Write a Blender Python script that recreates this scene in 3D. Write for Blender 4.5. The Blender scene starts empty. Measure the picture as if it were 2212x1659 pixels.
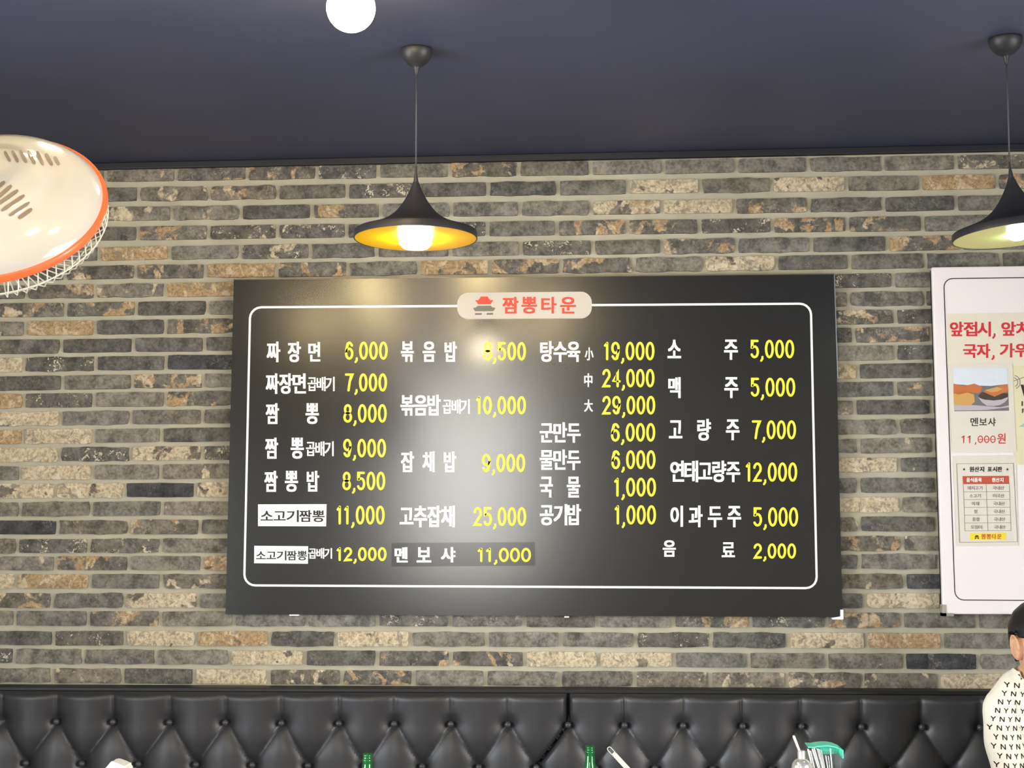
import bpy, bmesh, math, random
import numpy as np
from mathutils import Vector, Matrix, Euler
from mathutils.bvhtree import BVHTree
random.seed(7); rng = np.random.default_rng(7)
sc = bpy.context.scene
COL = sc.collection

# ------------------------------------------------------------------ camera
FPX = 3100.0                      # focal length in pixels of the 2212 wide frame
DIST = 4.806                      # lens to brick wall
EYE = 1.53
YAW, PITCH, ROLL = 0.06887621, 0.11180572, -0.00218611
CW, CH = 2212, 1659
_f = Vector((-math.sin(YAW) * math.cos(PITCH), math.cos(YAW) * math.cos(PITCH), math.sin(PITCH)))
_r = Vector((math.cos(YAW), math.sin(YAW), 0)); _u = _r.cross(_f)
RIGHT = _r * math.cos(ROLL) + _u * math.sin(ROLL)
UP = _u * math.cos(ROLL) - _r * math.sin(ROLL)
FWD = _f
CAMLOC = Vector((0, -DIST, EYE))
cam_data = bpy.data.cameras.new('camera'); cam = bpy.data.objects.new('camera', cam_data); COL.objects.link(cam)
cam_data.sensor_width = 36; cam_data.lens = 36 * FPX / CW; cam_data.clip_start = 0.05
M = Matrix.Identity(4)
for i in range(3):
    M[i][0] = RIGHT[i]; M[i][1] = UP[i]; M[i][2] = -FWD[i]; M[i][3] = CAMLOC[i]
cam.matrix_world = M
sc.camera = cam

def ray(px, py): return FWD + RIGHT * ((px - CW / 2) / FPX) - UP * ((py - CH / 2) / FPX)
def at_y(px, py, y):              # world point seen at a pixel, on the vertical plane y
    d = ray(px, py); return CAMLOC + d * ((y - CAMLOC.y) / d.y)
def at_z(px, py, z):
    d = ray(px, py); return CAMLOC + d * ((z - CAMLOC.z) / d.z)
def at_d(px, py, dist): return CAMLOC + ray(px, py).normalized() * dist

# ------------------------------------------------------------------ view and light
sc.view_settings.view_transform = 'Standard'; sc.view_settings.look = 'None'
sc.view_settings.gamma = 1.0; sc.view_settings.use_curve_mapping = False
sc.view_settings.exposure = 0.25
sc.cycles.use_denoising = True
sc.cycles.max_bounces = 8
W = bpy.data.worlds.new('world'); sc.world = W; W.use_nodes = True
W.node_tree.nodes['Background'].inputs[0].default_value = (0.8, 0.88, 1.0, 1)
W.node_tree.nodes['Background'].inputs[1].default_value = 0.8

RX, RY, CEIL = 3.2, -5.8, 2.861   # room: x -3.2..3.2, y -5.8..0
def area(name, loc, target, sx, sy, power, col):
    l = bpy.data.lights.new(name, 'AREA'); l.shape = 'RECTANGLE'; l.size = sx; l.size_y = sy; l.energy = power; l.color = col
    o = bpy.data.objects.new(name, l); COL.objects.link(o); o.location = loc
    o.rotation_euler = (Vector(target) - Vector(loc)).to_track_quat('-Z', 'Y').to_euler()
    return o
WIN = {  # name: (axis position, centre, width, height) area light just outside each pane; side windows are added for fill
    'left': ((-RX - 0.12, -3.0, 1.35), (0, -2.4, 1.25), 2.6, 1.6, 225, (0.87, 0.93, 1.0)),
    'right': ((RX + 0.12, -3.2, 1.35), (0, -2.6, 1.25), 2.6, 1.6, 245, (1.0, 0.975, 0.93)),
    'front': ((-1.05, RY - 0.12, 2.05), (-1.05, 0, 2.05), 0.85, 1.4, 60, (1.0, 0.97, 0.90)),
}
for k, (loc, tgt, sx, sy, p, c) in WIN.items():
    area('daylight_' + k, loc, tgt, sx, sy, p, c)  # left and right are added fill lights

# ------------------------------------------------------------------ materials
def lin(c):
    if isinstance(c, str):
        c = [int(c[i:i + 2], 16) / 255 for i in (0, 2, 4)]
    return tuple(x / 12.92 if x <= 0.04045 else ((x + 0.055) / 1.055) ** 2.4 for x in c) + (1.0,)
def mat(name, col, rough=0.5, metal=0.0, spec=0.5, coat=0.0, trans=0.0, emit=None, es=0.0, bump=0.0, bscale=200.0, var=0.0, vscale=30.0, ior=1.45, bdist=0.002, alpha=1.0):
    m = bpy.data.materials.new(name); m.use_nodes = True
    nt = m.node_tree; b = nt.nodes['Principled BSDF']; I = b.inputs
    c = lin(col); I['Base Color'].default_value = c
    I['Roughness'].default_value = rough; I['Metallic'].default_value = metal; I['IOR'].default_value = ior
    I['Specular IOR Level'].default_value = spec; I['Coat Weight'].default_value = coat; I['Coat Roughness'].default_value = 0.05
    I['Transmission Weight'].default_value = trans; I['Alpha'].default_value = alpha
    if emit: I['Emission Color'].default_value = lin(emit); I['Emission Strength'].default_value = es
    if var or bump:
        tc = nt.nodes.new('ShaderNodeTexCoord')
    if var:
        n = nt.nodes.new('ShaderNodeTexNoise'); n.inputs['Scale'].default_value = vscale; n.inputs['Detail'].default_value = 5
        nt.links.new(tc.outputs['Object'], n.inputs['Vector'])
        r = nt.nodes.new('ShaderNodeMapRange'); r.inputs[1].default_value = 0.3; r.inputs[2].default_value = 0.7
        r.inputs[3].default_value = 1 - var; r.inputs[4].default_value = 1 + var
        nt.links.new(n.outputs['Fac'], r.inputs[0])
        mx = nt.nodes.new('ShaderNodeMix'); mx.data_type = 'RGBA'; mx.blend_type = 'MULTIPLY'; mx.inputs[0].default_value = 1
        mx.inputs[6].default_value = c; nt.links.new(r.outputs[0], mx.inputs[7])
        nt.links.new(mx.outputs[2], I['Base Color'])
    if bump:
        n = nt.nodes.new('ShaderNodeTexNoise'); n.inputs['Scale'].default_value = bscale; n.inputs['Detail'].default_value = 4
        nt.links.new(tc.outputs['Object'], n.inputs['Vector'])
        bp = nt.nodes.new('ShaderNodeBump'); bp.inputs['Strength'].default_value = bump; bp.inputs['Distance'].default_value = bdist
        nt.links.new(n.outputs['Fac'], bp.inputs['Height']); nt.links.new(bp.outputs[0], I['Normal'])
    return m

def brick_material():
    m = bpy.data.materials.new('old_brick'); m.use_nodes = True; nt = m.node_tree; N = nt.nodes; Lk = nt.links
    b = N['Principled BSDF']; b.inputs['Roughness'].default_value = 0.85; b.inputs['Specular IOR Level'].default_value = 0.25
    tc = N.new('ShaderNodeTexCoord')
    a1 = N.new('ShaderNodeAttribute'); a1.attribute_name = 'brick_tone'      # own colour of each brick
    a2 = N.new('ShaderNodeAttribute'); a2.attribute_name = 'brick_wear'      # r: limewash amount, g: tan share, b: seed, a: speckle
    sep = N.new('ShaderNodeSeparateColor'); Lk.new(a2.outputs['Color'], sep.inputs[0])
    off = N.new('ShaderNodeVectorMath'); off.operation = 'MULTIPLY_ADD'; off.inputs[1].default_value = (1, 1, 1)
    sc3 = N.new('ShaderNodeCombineXYZ'); ml = N.new('ShaderNodeMath'); ml.operation = 'MULTIPLY'; ml.inputs[1].default_value = 37.0
    Lk.new(sep.outputs[2], ml.inputs[0]); Lk.new(ml.outputs[0], sc3.inputs[0]); Lk.new(ml.outputs[0], sc3.inputs[2])
    Lk.new(tc.outputs['Object'], off.inputs[0]); Lk.new(sc3.outputs[0], off.inputs[2])
    def noise(scale, detail=4, rough=0.6, dist=0.0):
        n = N.new('ShaderNodeTexNoise'); n.inputs['Scale'].default_value = scale; n.inputs['Detail'].default_value = detail
        n.inputs['Roughness'].default_value = rough; n.inputs['Distortion'].default_value = dist
        Lk.new(off.outputs[0], n.inputs['Vector']); return n.outputs['Fac']
    def math_(op, x, y, cl=False):
        n = N.new('ShaderNodeMath'); n.operation = op; n.use_clamp = cl
        for i, v in enumerate((x, y)):
            if isinstance(v, (int, float)): n.inputs[i].default_value = v
            else: Lk.new(v, n.inputs[i])
        return n.outputs[0]
    def ramp(v, lo, hi):
        r = N.new('ShaderNodeMapRange'); r.interpolation_type = 'SMOOTHSTEP'
        Lk.new(v, r.inputs[0]); r.inputs[1].default_value = lo; r.inputs[2].default_value = hi; return r.outputs[0]
    def mix(fac, A, B, mode='MIX'):
        n = N.new('ShaderNodeMix'); n.data_type = 'RGBA'; n.blend_type = mode
        for s, v in ((0, fac), (6, A), (7, B)):
            if isinstance(v, (int, float)): n.inputs[s].default_value = v
            elif isinstance(v, tuple): n.inputs[s].default_value = v
            else: Lk.new(v, n.inputs[s])
        return n.outputs[2]
    fine = noise(90, 5, 0.65); mid = noise(24, 4, 0.6)
    v = math_('ADD', math_('MULTIPLY', fine, 0.9), math_('MULTIPLY', mid, 1.1))       # ~1.0 mean
    base = mix(1.0, a1.outputs['Color'], mix(ramp(v, 0.6, 1.4), lin('888888'), lin('ffffff')), 'MULTIPLY')
    base = mix(math_('MULTIPLY', ramp(noise(14, 3), 0.56, 0.66), 0.55), base, lin('3a3a3c'))        # burnt patches
    # large flaked patches of lime wash / tan clay body
    p = math_('ADD', noise(13, 2, 0.5, 0.8), math_('MULTIPLY', math_('SUBTRACT', noise(60, 5, 0.7), 0.5), 0.30))
    pm = ramp(math_('ADD', p, math_('SUBTRACT', sep.outputs[0], 0.5)), 0.575, 0.625)
    pc = mix(ramp(math_('ADD', noise(6, 1), math_('SUBTRACT', sep.outputs[1], 0.5)), 0.46, 0.56), lin('bdb094'), lin('a98f6c'))
    pc = mix(ramp(fine, 0.36, 0.60), mix(1.0, pc, lin('ccc8c2'), 'MULTIPLY'), pc)
    pc = mix(math_('MULTIPLY', ramp(noise(45, 4, .65), 0.60, 0.68), 0.4), pc, lin('7a7468'))
    vn = noise(20, 4, .7, 1.2)
    pc = mix(math_('MULTIPLY', ramp(vn, 0.52, 0.60), 0.7), pc, mix(1.0, pc, lin('ffffff'), 'SCREEN') if False else mix(0.45, pc, lin('e2d8c0')))
    pc = mix(math_('MULTIPLY', ramp(noise(26, 5, .72, 1.6), 0.55, 0.60), 0.72), pc, lin('746e63'))
    base = mix(pm, base, pc)
    # bright flecks
    sp = ramp(math_('ADD', noise(85, 4, 0.65, 1.2), math_('MULTIPLY', math_('SUBTRACT', noise(16, 2), 0.5), 0.6)), 0.62, 0.66)
    base = mix(math_('MULTIPLY', sp, math_('ADD', math_('MULTIPLY', a2.outputs['Alpha'], 0.85), 0.03)), base, lin('ccc2aa'))
    Lk.new(base, b.inputs['Base Color'])
    bp = N.new('ShaderNodeBump'); bp.inputs['Strength'].default_value = 0.5; bp.inputs['Distance'].default_value = 0.004
    Lk.new(math_('ADD', v, math_('MULTIPLY', pm, 0.5)), bp.inputs['Height']); Lk.new(bp.outputs[0], b.inputs['Normal'])
    return m

MT = dict(
    brick=brick_material(),
    mortar=mat('mortar', 'a5a18f', 0.95, spec=0.1, bump=0.4, bscale=160, var=0.10, vscale=9),
    ceiling=mat('ceiling_paint', '3c4056', 0.5, spec=0.5, bump=0.05, bscale=90, var=0.06, vscale=3),
    trim=mat('trim_paint', '17181f', 0.5),
    plaster=mat('plaster_paint', '8a857c', 0.9),
    floor=mat('floor_tile', '6a6258', 0.4, var=0.1, vscale=3),
    leather=mat('black_leather', '2f2f31', 0.42, spec=0.55, bump=0.12, bscale=420, bdist=0.001, var=0.05, vscale=5),
    blackwood=mat('black_lacquer', '101012', 0.5),
    button=mat('button_leather', '3a3a3d', 0.35),
    board=mat('menu_board_film', '222221', 0.2, spec=0.85, var=0.06, vscale=3),
    patch=mat('menu_patch_film', '171717', 0.2, spec=0.55),
    alu=mat('edge_strip', '6e6456', 0.4, metal=0.6),
    aluw=mat('edge_strip_pale', '98a0a4', 0.35, metal=0.7),
    white=mat('white_vinyl', 'fbf9f4', 0.4),
    yellow=mat('yellow_vinyl', 'fff23c', 0.4),
    black=mat('black_ink', '141414', 0.5),
    red=mat('red_vinyl', 'd2402f', 0.45),
    plate=mat('header_film', 'bcb5ab', 0.4),
    grey=mat('grey_vinyl', '6c6a60', 0.45),
    wboard=mat('white_board_panel', 'e6dfe0', 0.35, coat=0.2),
    wside=mat('board_backing', '0c0c0e', 0.6),
    clear=mat('clear_corner', 'cfcac0', 0.15, trans=0.6),
    paper=mat('notice_paper', 'd9d2c0', 0.55),
    paperg=mat('network_paper', 'd8d2ae', 0.55),
    lamin=mat('laminated_sheet', 'dcd7cc', 0.16, coat=0.8, bump=0.35, bscale=14, bdist=0.012),
    redink=mat('red_ink', 'c8202c', 0.5), redline=mat('table_header_ink', 'b8482c', 0.5), yelink=mat('yellow_ink', 'e8d21c', 0.5),
    greyink=mat('grey_ink', '86827c', 0.6), lineink=mat('frame_ink', '2a2630', 0.5), teal=mat('teal_ink', '8fc0b0', 0.6),
    lampblack=mat('lamp_black', '26262a', 0.45, spec=0.4),
    lampgold=mat('lamp_gold_lining', 'f0b400', 0.35, metal=0.1, spec=0.6),
    lamplime=mat('lamp_yellow_lining', 'd6d27c', 0.38, metal=0.2, spec=0.6),
    cord=mat('cord_grey', '3c3c42', 0.6),
    bulbwarm=mat('bulb_warm', 'ffffff', 0.4, emit='fff0c8', es=110),
    bulbcool=mat('bulb_cool', 'ffffff', 0.4, emit='cdf6ff', es=110),
    globe=mat('globe_warm', 'ffffff', 0.4, emit='ffe2a4', es=80),
    fanwhite=mat('fan_white', 'b6b3ab', 0.12, spec=0.6, coat=0.5),
    fanorange=mat('fan_orange', 'f2683a', 0.3, coat=0.3),
    fanvent=mat('fan_vent', '76685a', 0.6),
    wire=mat('guard_wire', 'd8d2c0', 0.35),
    fanblade=mat('fan_blade', 'a8b0b4', 0.4),
    bottle=mat('green_glass', '35a355', 0.06, trans=0.75, ior=1.5),
    steel=mat('steel', 'd8d6d2', 0.16, metal=1.0),
    brightsteel=mat('bright_steel', 'f2f0ec', 0.2, metal=0.8),
    satin=mat('satin_steel', 'efece4', 0.34, metal=0.6),
    tealp=mat('teal_plastic', '62ecc8', 0.3),
    clearp=mat('clear_plastic', 'e8ecec', 0.1, trans=0.9, ior=1.2),
    napkin=mat('napkin', 'f6f4ec', 0.8),
    napbox=mat('napkin_box', '2a211c', 0.4),
    wood=mat('table_wood', '6e4a2c', 0.4, var=0.2, vscale=6),
    iron=mat('black_iron', '18181a', 0.5),
    skin=mat('skin', 'd0a080', 0.5, spec=0.4), shirt=mat('shirt_cloth', 'ece6d4', 0.85, bump=0.2, bscale=12, bdist=0.01),
    hair=mat('black_hair', '141214', 0.45, bump=0.4, bscale=120), trousers=mat('trousers', '20242c', 0.85),
    ink=mat('shirt_print', '1c1a1c', 0.8), eye=mat('eye_white', 'e8e4dc', 0.2), lip=mat('lips', 'b06a5c', 0.5),
    wframe=mat('window_frame', '2a2a2c', 0.4),
    photo_grey=mat('photo_grey', '6c6866',  0.4, coat=0.8, bump=0.35, bscale=14, bdist=0.012), photo_dark=mat('photo_dark', '3a2a22',  0.4, coat=0.8, bump=0.35, bscale=14, bdist=0.012), photo_orange=mat('photo_orange', 'c06a34',  0.4, coat=0.8, bump=0.35, bscale=14, bdist=0.012),
    photo_tan=mat('photo_tan', 'c99a52',  0.4, coat=0.8, bump=0.35, bscale=14, bdist=0.012), photo_bowl=mat('photo_bowl', 'b8acb4',  0.4, coat=0.8, bump=0.35, bscale=14, bdist=0.012), photo_pale=mat('photo_pale', 'd2dae4',  0.4, coat=0.8, bump=0.35, bscale=14, bdist=0.012),
)

def pane_material():
    m = bpy.data.materials.new('window_glass'); m.use_nodes = True; nt = m.node_tree; nt.nodes.clear()
    t = nt.nodes.new('ShaderNodeBsdfTransparent'); g = nt.nodes.new('ShaderNodeBsdfGlossy'); g.inputs['Roughness'].default_value = .03
    f = nt.nodes.new('ShaderNodeFresnel'); f.inputs['IOR'].default_value = 1.45; mx = nt.nodes.new('ShaderNodeMixShader'); o = nt.nodes.new('ShaderNodeOutputMaterial')
    nt.links.new(f.outputs[0], mx.inputs[0]); nt.links.new(t.outputs[0], mx.inputs[1]); nt.links.new(g.outputs[0], mx.inputs[2]); nt.links.new(mx.outputs[0], o.inputs[0])
    return m
MT['glass'] = pane_material()

# ------------------------------------------------------------------ mesh helpers
class MB:
    def __init__(s): s.v = []; s.f = []; s.m = []
    def add(s, vs, fs, mi=0):
        o = len(s.v); s.v += [tuple(p) for p in vs]; s.f += [tuple(i + o for i in f) for f in fs]; s.m += [mi] * len(fs); return o
    def box(s, a, b, mi=0, T=None):
        x0, y0, z0 = a; x1, y1, z1 = b
        vs = [(x0, y0, z0), (x1, y0, z0), (x1, y1, z0), (x0, y1, z0), (x0, y0, z1), (x1, y0, z1), (x1, y1, z1), (x0, y1, z1)]
        if T: vs = [T @ Vector(p) for p in vs]
        s.add(vs, [(0, 3, 2, 1), (4, 5, 6, 7), (0, 1, 5, 4), (1, 2, 6, 5), (2, 3, 7, 6), (3, 0, 4, 7)], mi)
    def prism(s, pts, y0, y1, mi=0):          # polygon in x,z (counter-clockwise seen from -y) from front y0 to back y1
        n = len(pts)
        vs = [(x, y0, z) for x, z in pts] + [(x, y1, z) for x, z in pts]
        s.add(vs, [tuple(range(n)), tuple(range(2 * n - 1, n - 1, -1))] + [(i, i + n, (i + 1) % n + n, (i + 1) % n) for i in range(n)], mi)
    def lathe(s, prof, seg=48, T=None, mi=0):  # profile (r, h) turned about local z
        vs = []; fs = []
        for r, h in prof:
            for k in range(seg):
                a = 2 * math.pi * k / seg; p = Vector((r * math.cos(a), r * math.sin(a), h)); vs.append(T @ p if T else p)
        for i in range(len(prof) - 1):
            for k in range(seg):
                k2 = (k + 1) % seg; fs.append((i * seg + k, i * seg + k2, (i + 1) * seg + k2, (i + 1) * seg + k))
        if prof[0][0] > 1e-5: fs.append(tuple(range(seg - 1, -1, -1)))
        if prof[-1][0] > 1e-5: fs.append(tuple((len(prof) - 1) * seg + k for k in range(seg)))
        s.add(vs, fs, mi)
    def tube(s, pts, r, seg=8, mi=0, closed=False):
        pts = [Vector(p) for p in pts]; n = len(pts); vs = []; prev = None
        rs = r if isinstance(r, (list, tuple)) else [r] * n
        for i, p in enumerate(pts):
            t = (pts[(i + 1) % n] - pts[i - 1]) if (closed or 0 < i < n - 1) else (pts[1] - pts[0] if i == 0 else pts[-1] - pts[-2])
            t.normalize()
            if prev is None:
                prev = t.orthogonal().normalized()
            a = (prev - t * prev.dot(t)).normalized(); prev = a; b = t.cross(a)
            for k in range(seg):
                g = 2 * math.pi * k / seg; vs.append(p + (a * math.cos(g) + b * math.sin(g)) * rs[i])
        fs = []
        for i in range(n if closed else n - 1):
            j = (i + 1) % n
            for k in range(seg):
                k2 = (k + 1) % seg; fs.append((i * seg + k, i * seg + k2, j * seg + k2, j * seg + k))
        if not closed: fs += [tuple(range(seg - 1, -1, -1)), tuple((n - 1) * seg + k for k in range(seg))]
        s.add(vs, fs, mi)
    def ball(s, c, r, seg=24, rings=14, mi=0, sq=(1, 1, 1)):
        T = Matrix.Translation(c) @ Matrix.Diagonal((*sq, 1))
        s.lathe([(r * math.sin(math.pi * i / rings), -r * math.cos(math.pi * i / rings)) for i in range(rings + 1)], seg, T, mi)
    def build(s, name, m, parent=None, smooth=False, bevel=0.0, fix=True, auto=None):
        me = bpy.data.meshes.new(name); me.from_pydata(s.v, [], s.f)
        ms = m if isinstance(m, (list, tuple)) else [m]
        for q in ms: me.materials.append(q)
        if len(ms) > 1: me.polygons.foreach_set('material_index', s.m)
        if fix:
            bm = bmesh.new(); bm.from_mesh(me); bmesh.ops.remove_doubles(bm, verts=bm.verts, dist=1e-6)
            bmesh.ops.recalc_face_normals(bm, faces=bm.faces); bm.to_mesh(me); bm.free()
        if smooth: me.shade_smooth()
        o = bpy.data.objects.new(name, me); COL.objects.link(o)
        if parent: o.parent = parent; o.matrix_parent_inverse = Matrix.Translation(-parent.location) if not parent.rotation_euler[:] != (0, 0, 0) else parent.matrix_world.inverted()
        if bevel:
            md = o.modifiers.new('bevel', 'BEVEL'); md.width = bevel; md.segments = 2; md.limit_method = 'ANGLE'
        if auto is not None and smooth:
            try: me.set_sharp_from_angle(angle=math.radians(auto))
            except Exception: pass
        return o
def empty(name, loc=(0, 0, 0)):
    o = bpy.data.objects.new(name, None); COL.objects.link(o); o.location = loc; o.empty_display_size = 0.05; return o
def tag(o, label, cat, group=None, kind=None):
    if label: o['label'] = label
    if cat: o['category'] = cat
    if group: o['group'] = group
    if kind: o['kind'] = kind
    return o
def struct(o): o['kind'] = 'structure'; return o
def copy_tree(o, parent=None):
    c = o.copy(); COL.objects.link(c)
    if parent: c.parent = parent
    for ch in list(o.children): copy_tree(ch, c)
    return c

# ------------------------------------------------------------------ lettering
_chars = '짜장면곱배기짬뽕밥소고볶음잡채추멘보샤탕수육小中大군만두물국공주맥량연태이과료타운앞접시치자가위,원산지표판돼내미야쌀홍합오징어식품목11000WIDP★'
GLY = {}
def load_glyphs():
    tmp = []
    for ch in dict.fromkeys(_chars):
        c = bpy.data.curves.new('g', 'FONT'); c.body = ch; c.size = 1; c.resolution_u = 3
        o = bpy.data.objects.new('g', c); COL.objects.link(o); tmp.append((ch, o, c))
    dg = bpy.context.evaluated_depsgraph_get()
    for ch, o, c in tmp:
        me = o.evaluated_get(dg).to_mesh()
        vs = np.array([v.co[:2] for v in me.vertices]); fs = [tuple(p.vertices) for p in me.polygons]
        GLY[ch] = (vs, fs); o.evaluated_get(dg).to_mesh_clear()
    for ch, o, c in tmp: bpy.data.objects.remove(o); bpy.data.curves.remove(c)
load_glyphs()
def facing(vs, fs):                  # make every face look towards -y
    out = []
    for f in fs:
        a, b, c = (Vector(vs[i]) for i in f[:3]); n = (b - a).cross(c - a)
        out.append(tuple(f) if n.y < 0 else tuple(reversed(f)))
    return out
class Sheet:                          # lettering on a vertical plane, laid out in photo pixels
    def __init__(s, y): s.y = y
    def P(s, px, py, lift=0.0):
        p = at_y(px, py, s.y); return (p.x, p.y - lift, p.z)
    def text(s, mb, word, x0, y0, x1, y1, ex=1.3, ey=0.6, lift=0.0006, gap=0.0):
        # glyphs side by side filling the ink box; ex, ey thicken the strokes
        n = len(word); w = (x1 - x0 - gap * (n - 1)) / n
        allv = np.vstack([GLY[c][0] for c in word if c not in ',']) if any(c != ',' for c in word) else GLY[word[0]][0]
        ylo, yhi = allv[:, 1].min(), allv[:, 1].max()
        for k, c in enumerate(word):
            vs, fs = GLY[c]; a0 = x0 + k * (w + gap)
            xlo, xhi = vs[:, 0].min(), vs[:, 0].max()
            for q, (dx, dy) in enumerate(((-ex, -ey), (ex, ey), (-ex, ey), (ex, -ey), (0, 0)) if ex > 0 else ((0, 0),)):
                X = a0 + ex + (vs[:, 0] - xlo) / (xhi - xlo) * (w - 2 * ex) + dx
                Y = y1 - ey - (vs[:, 1] - ylo) / (yhi - ylo) * (y1 - y0 - 2 * ey) + dy
                V = [s.P(a, b, lift + q * 0.00006) for a, b in zip(X, Y)]
                mb.add(V, facing(V, fs))
    def poly(s, mb, pts, lift=0.0006, mi=0):
        V = [s.P(a, b, lift) for a, b in pts]; mb.add(V, facing(V, [tuple(range(len(V)))]), mi)
    def stroke(s, mb, pts, w, lift=0.0006, closed=False, caps=True, mi=0):
        pts = [np.array(p, float) for p in pts]; n = len(pts); L = []; R = []
        for i in range(n):
            a = pts[i - 1] if (i > 0 or closed) else pts[i]; b = pts[(i + 1) % n] if (i < n - 1 or closed) else pts[i]
            t = b - a; t /= max(np.hypot(*t), 1e-6); nn = np.array([-t[1], t[0]]); k = 1.0
            if (0 < i < n - 1 or closed):
                t1 = pts[i] - a; t1 /= max(np.hypot(*t1), 1e-6); k = 1 / max(0.5, abs(nn @ np.array([-t1[1], t1[0]])))
            L.append(pts[i] + nn * w / 2 * k); R.append(pts[i] - nn * w / 2 * k)
        V = [s.P(*p, lift) for p in L] + [s.P(*p, lift) for p in R]
        F = [(i, (i + 1) % n, (i + 1) % n + n, i + n) for i in range(n if closed else n - 1)]
        mb.add(V, facing(V, F), mi)
        if caps and not closed:
            for p in (pts[0], pts[-1]):
                V = [s.P(p[0] + w / 2 * math.cos(a), p[1] + w / 2 * math.sin(a), lift + 0.00005) for a in np.linspace(0, 2 * math.pi, 12, endpoint=False)]
                mb.add(V, facing(V, [tuple(range(12))]), mi)
def arc(cx, cy, rx, ry, a0, a1, n=14): return [(cx + rx * math.cos(math.radians(a)), cy + ry * math.sin(math.radians(a))) for a in np.linspace(a0, a1, n)]
# centre lines of the numerals in a unit box, y downwards
NUM = {
    '0': [('c', arc(.5, .5, .5, .5, 0, 360, 29)[:-1])],
    '1': [('o', [(.62, 0), (.62, 1)]), ('o', [(.5, .05), (.12, .16)])],
    '2': [('o', arc(.5, .29, .47, .29, -170, 28, 14) + [(.5, .68), (0.03, 1.0), (1, 1.0)])],
    '3': [('o', arc(.46, .26, .46, .26, -160, 80, 12)), ('o', arc(.46, .75, .5, .25, -80, 165, 12))],
    '4': [('o', [(.72, 1), (.72, 0), (0, .7), (1.02, .7)])],
    '5': [('o', [(.93, 0), (.14, 0), (.07, .46)] + arc(.48, .67, .5, .33, -135, 150, 16))],
    '6': [('c', arc(.5, .69, .48, .31, 0, 360, 25)[:-1]), ('o', [(.93, .17)] + arc(.52, .3, .42, .3, -40, -120, 5) + [(.06, .4), (.02, .68)])],
    '7': [('o', [(0, 0), (.98, 0), (.6, .45), (.4, 1)])],
    '8': [('c', arc(.5, .25, .42, .25, 0, 360, 23)[:-1]), ('c', arc(.5, .74, .5, .26, 0, 360, 23)[:-1])],
    '9': [('c', arc(.5, .31, .48, .31, 0, 360, 25)[:-1]), ('o', [(.07, .83)] + arc(.48, .7, .42, .3, 140, 60, 5) + [(.94, .6), (.98, .32)])],
}
def numerals(sh, mb, word, x0, y0, x1, y1, w=5.6, lift=0.0006):
    un = {',': .45, '1': .76}; tot = sum(un.get(c, 1.0) for c in word); gap = 2.6
    u = (x1 - x0 + gap) / tot; x = x0
    for c in word:
        a = un.get(c, 1.0) * u; gw = a - gap; h = y1 - y0 - w
        if c == ',':
            sh.stroke(mb, [(x + gw * .62, y1 - w * .6), (x + gw * .62, y1 + 0.03 * h), (x + gw * .25, y1 + .15 * h)], w * .9, lift)
        else:
            for kind, pl in NUM[c]:
                sh.stroke(mb, [(x + w / 2 + p[0] * (gw - w), y0 + w / 2 + p[1] * h) for p in pl], w, lift, closed=(kind == 'c'))
        x += a

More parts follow.
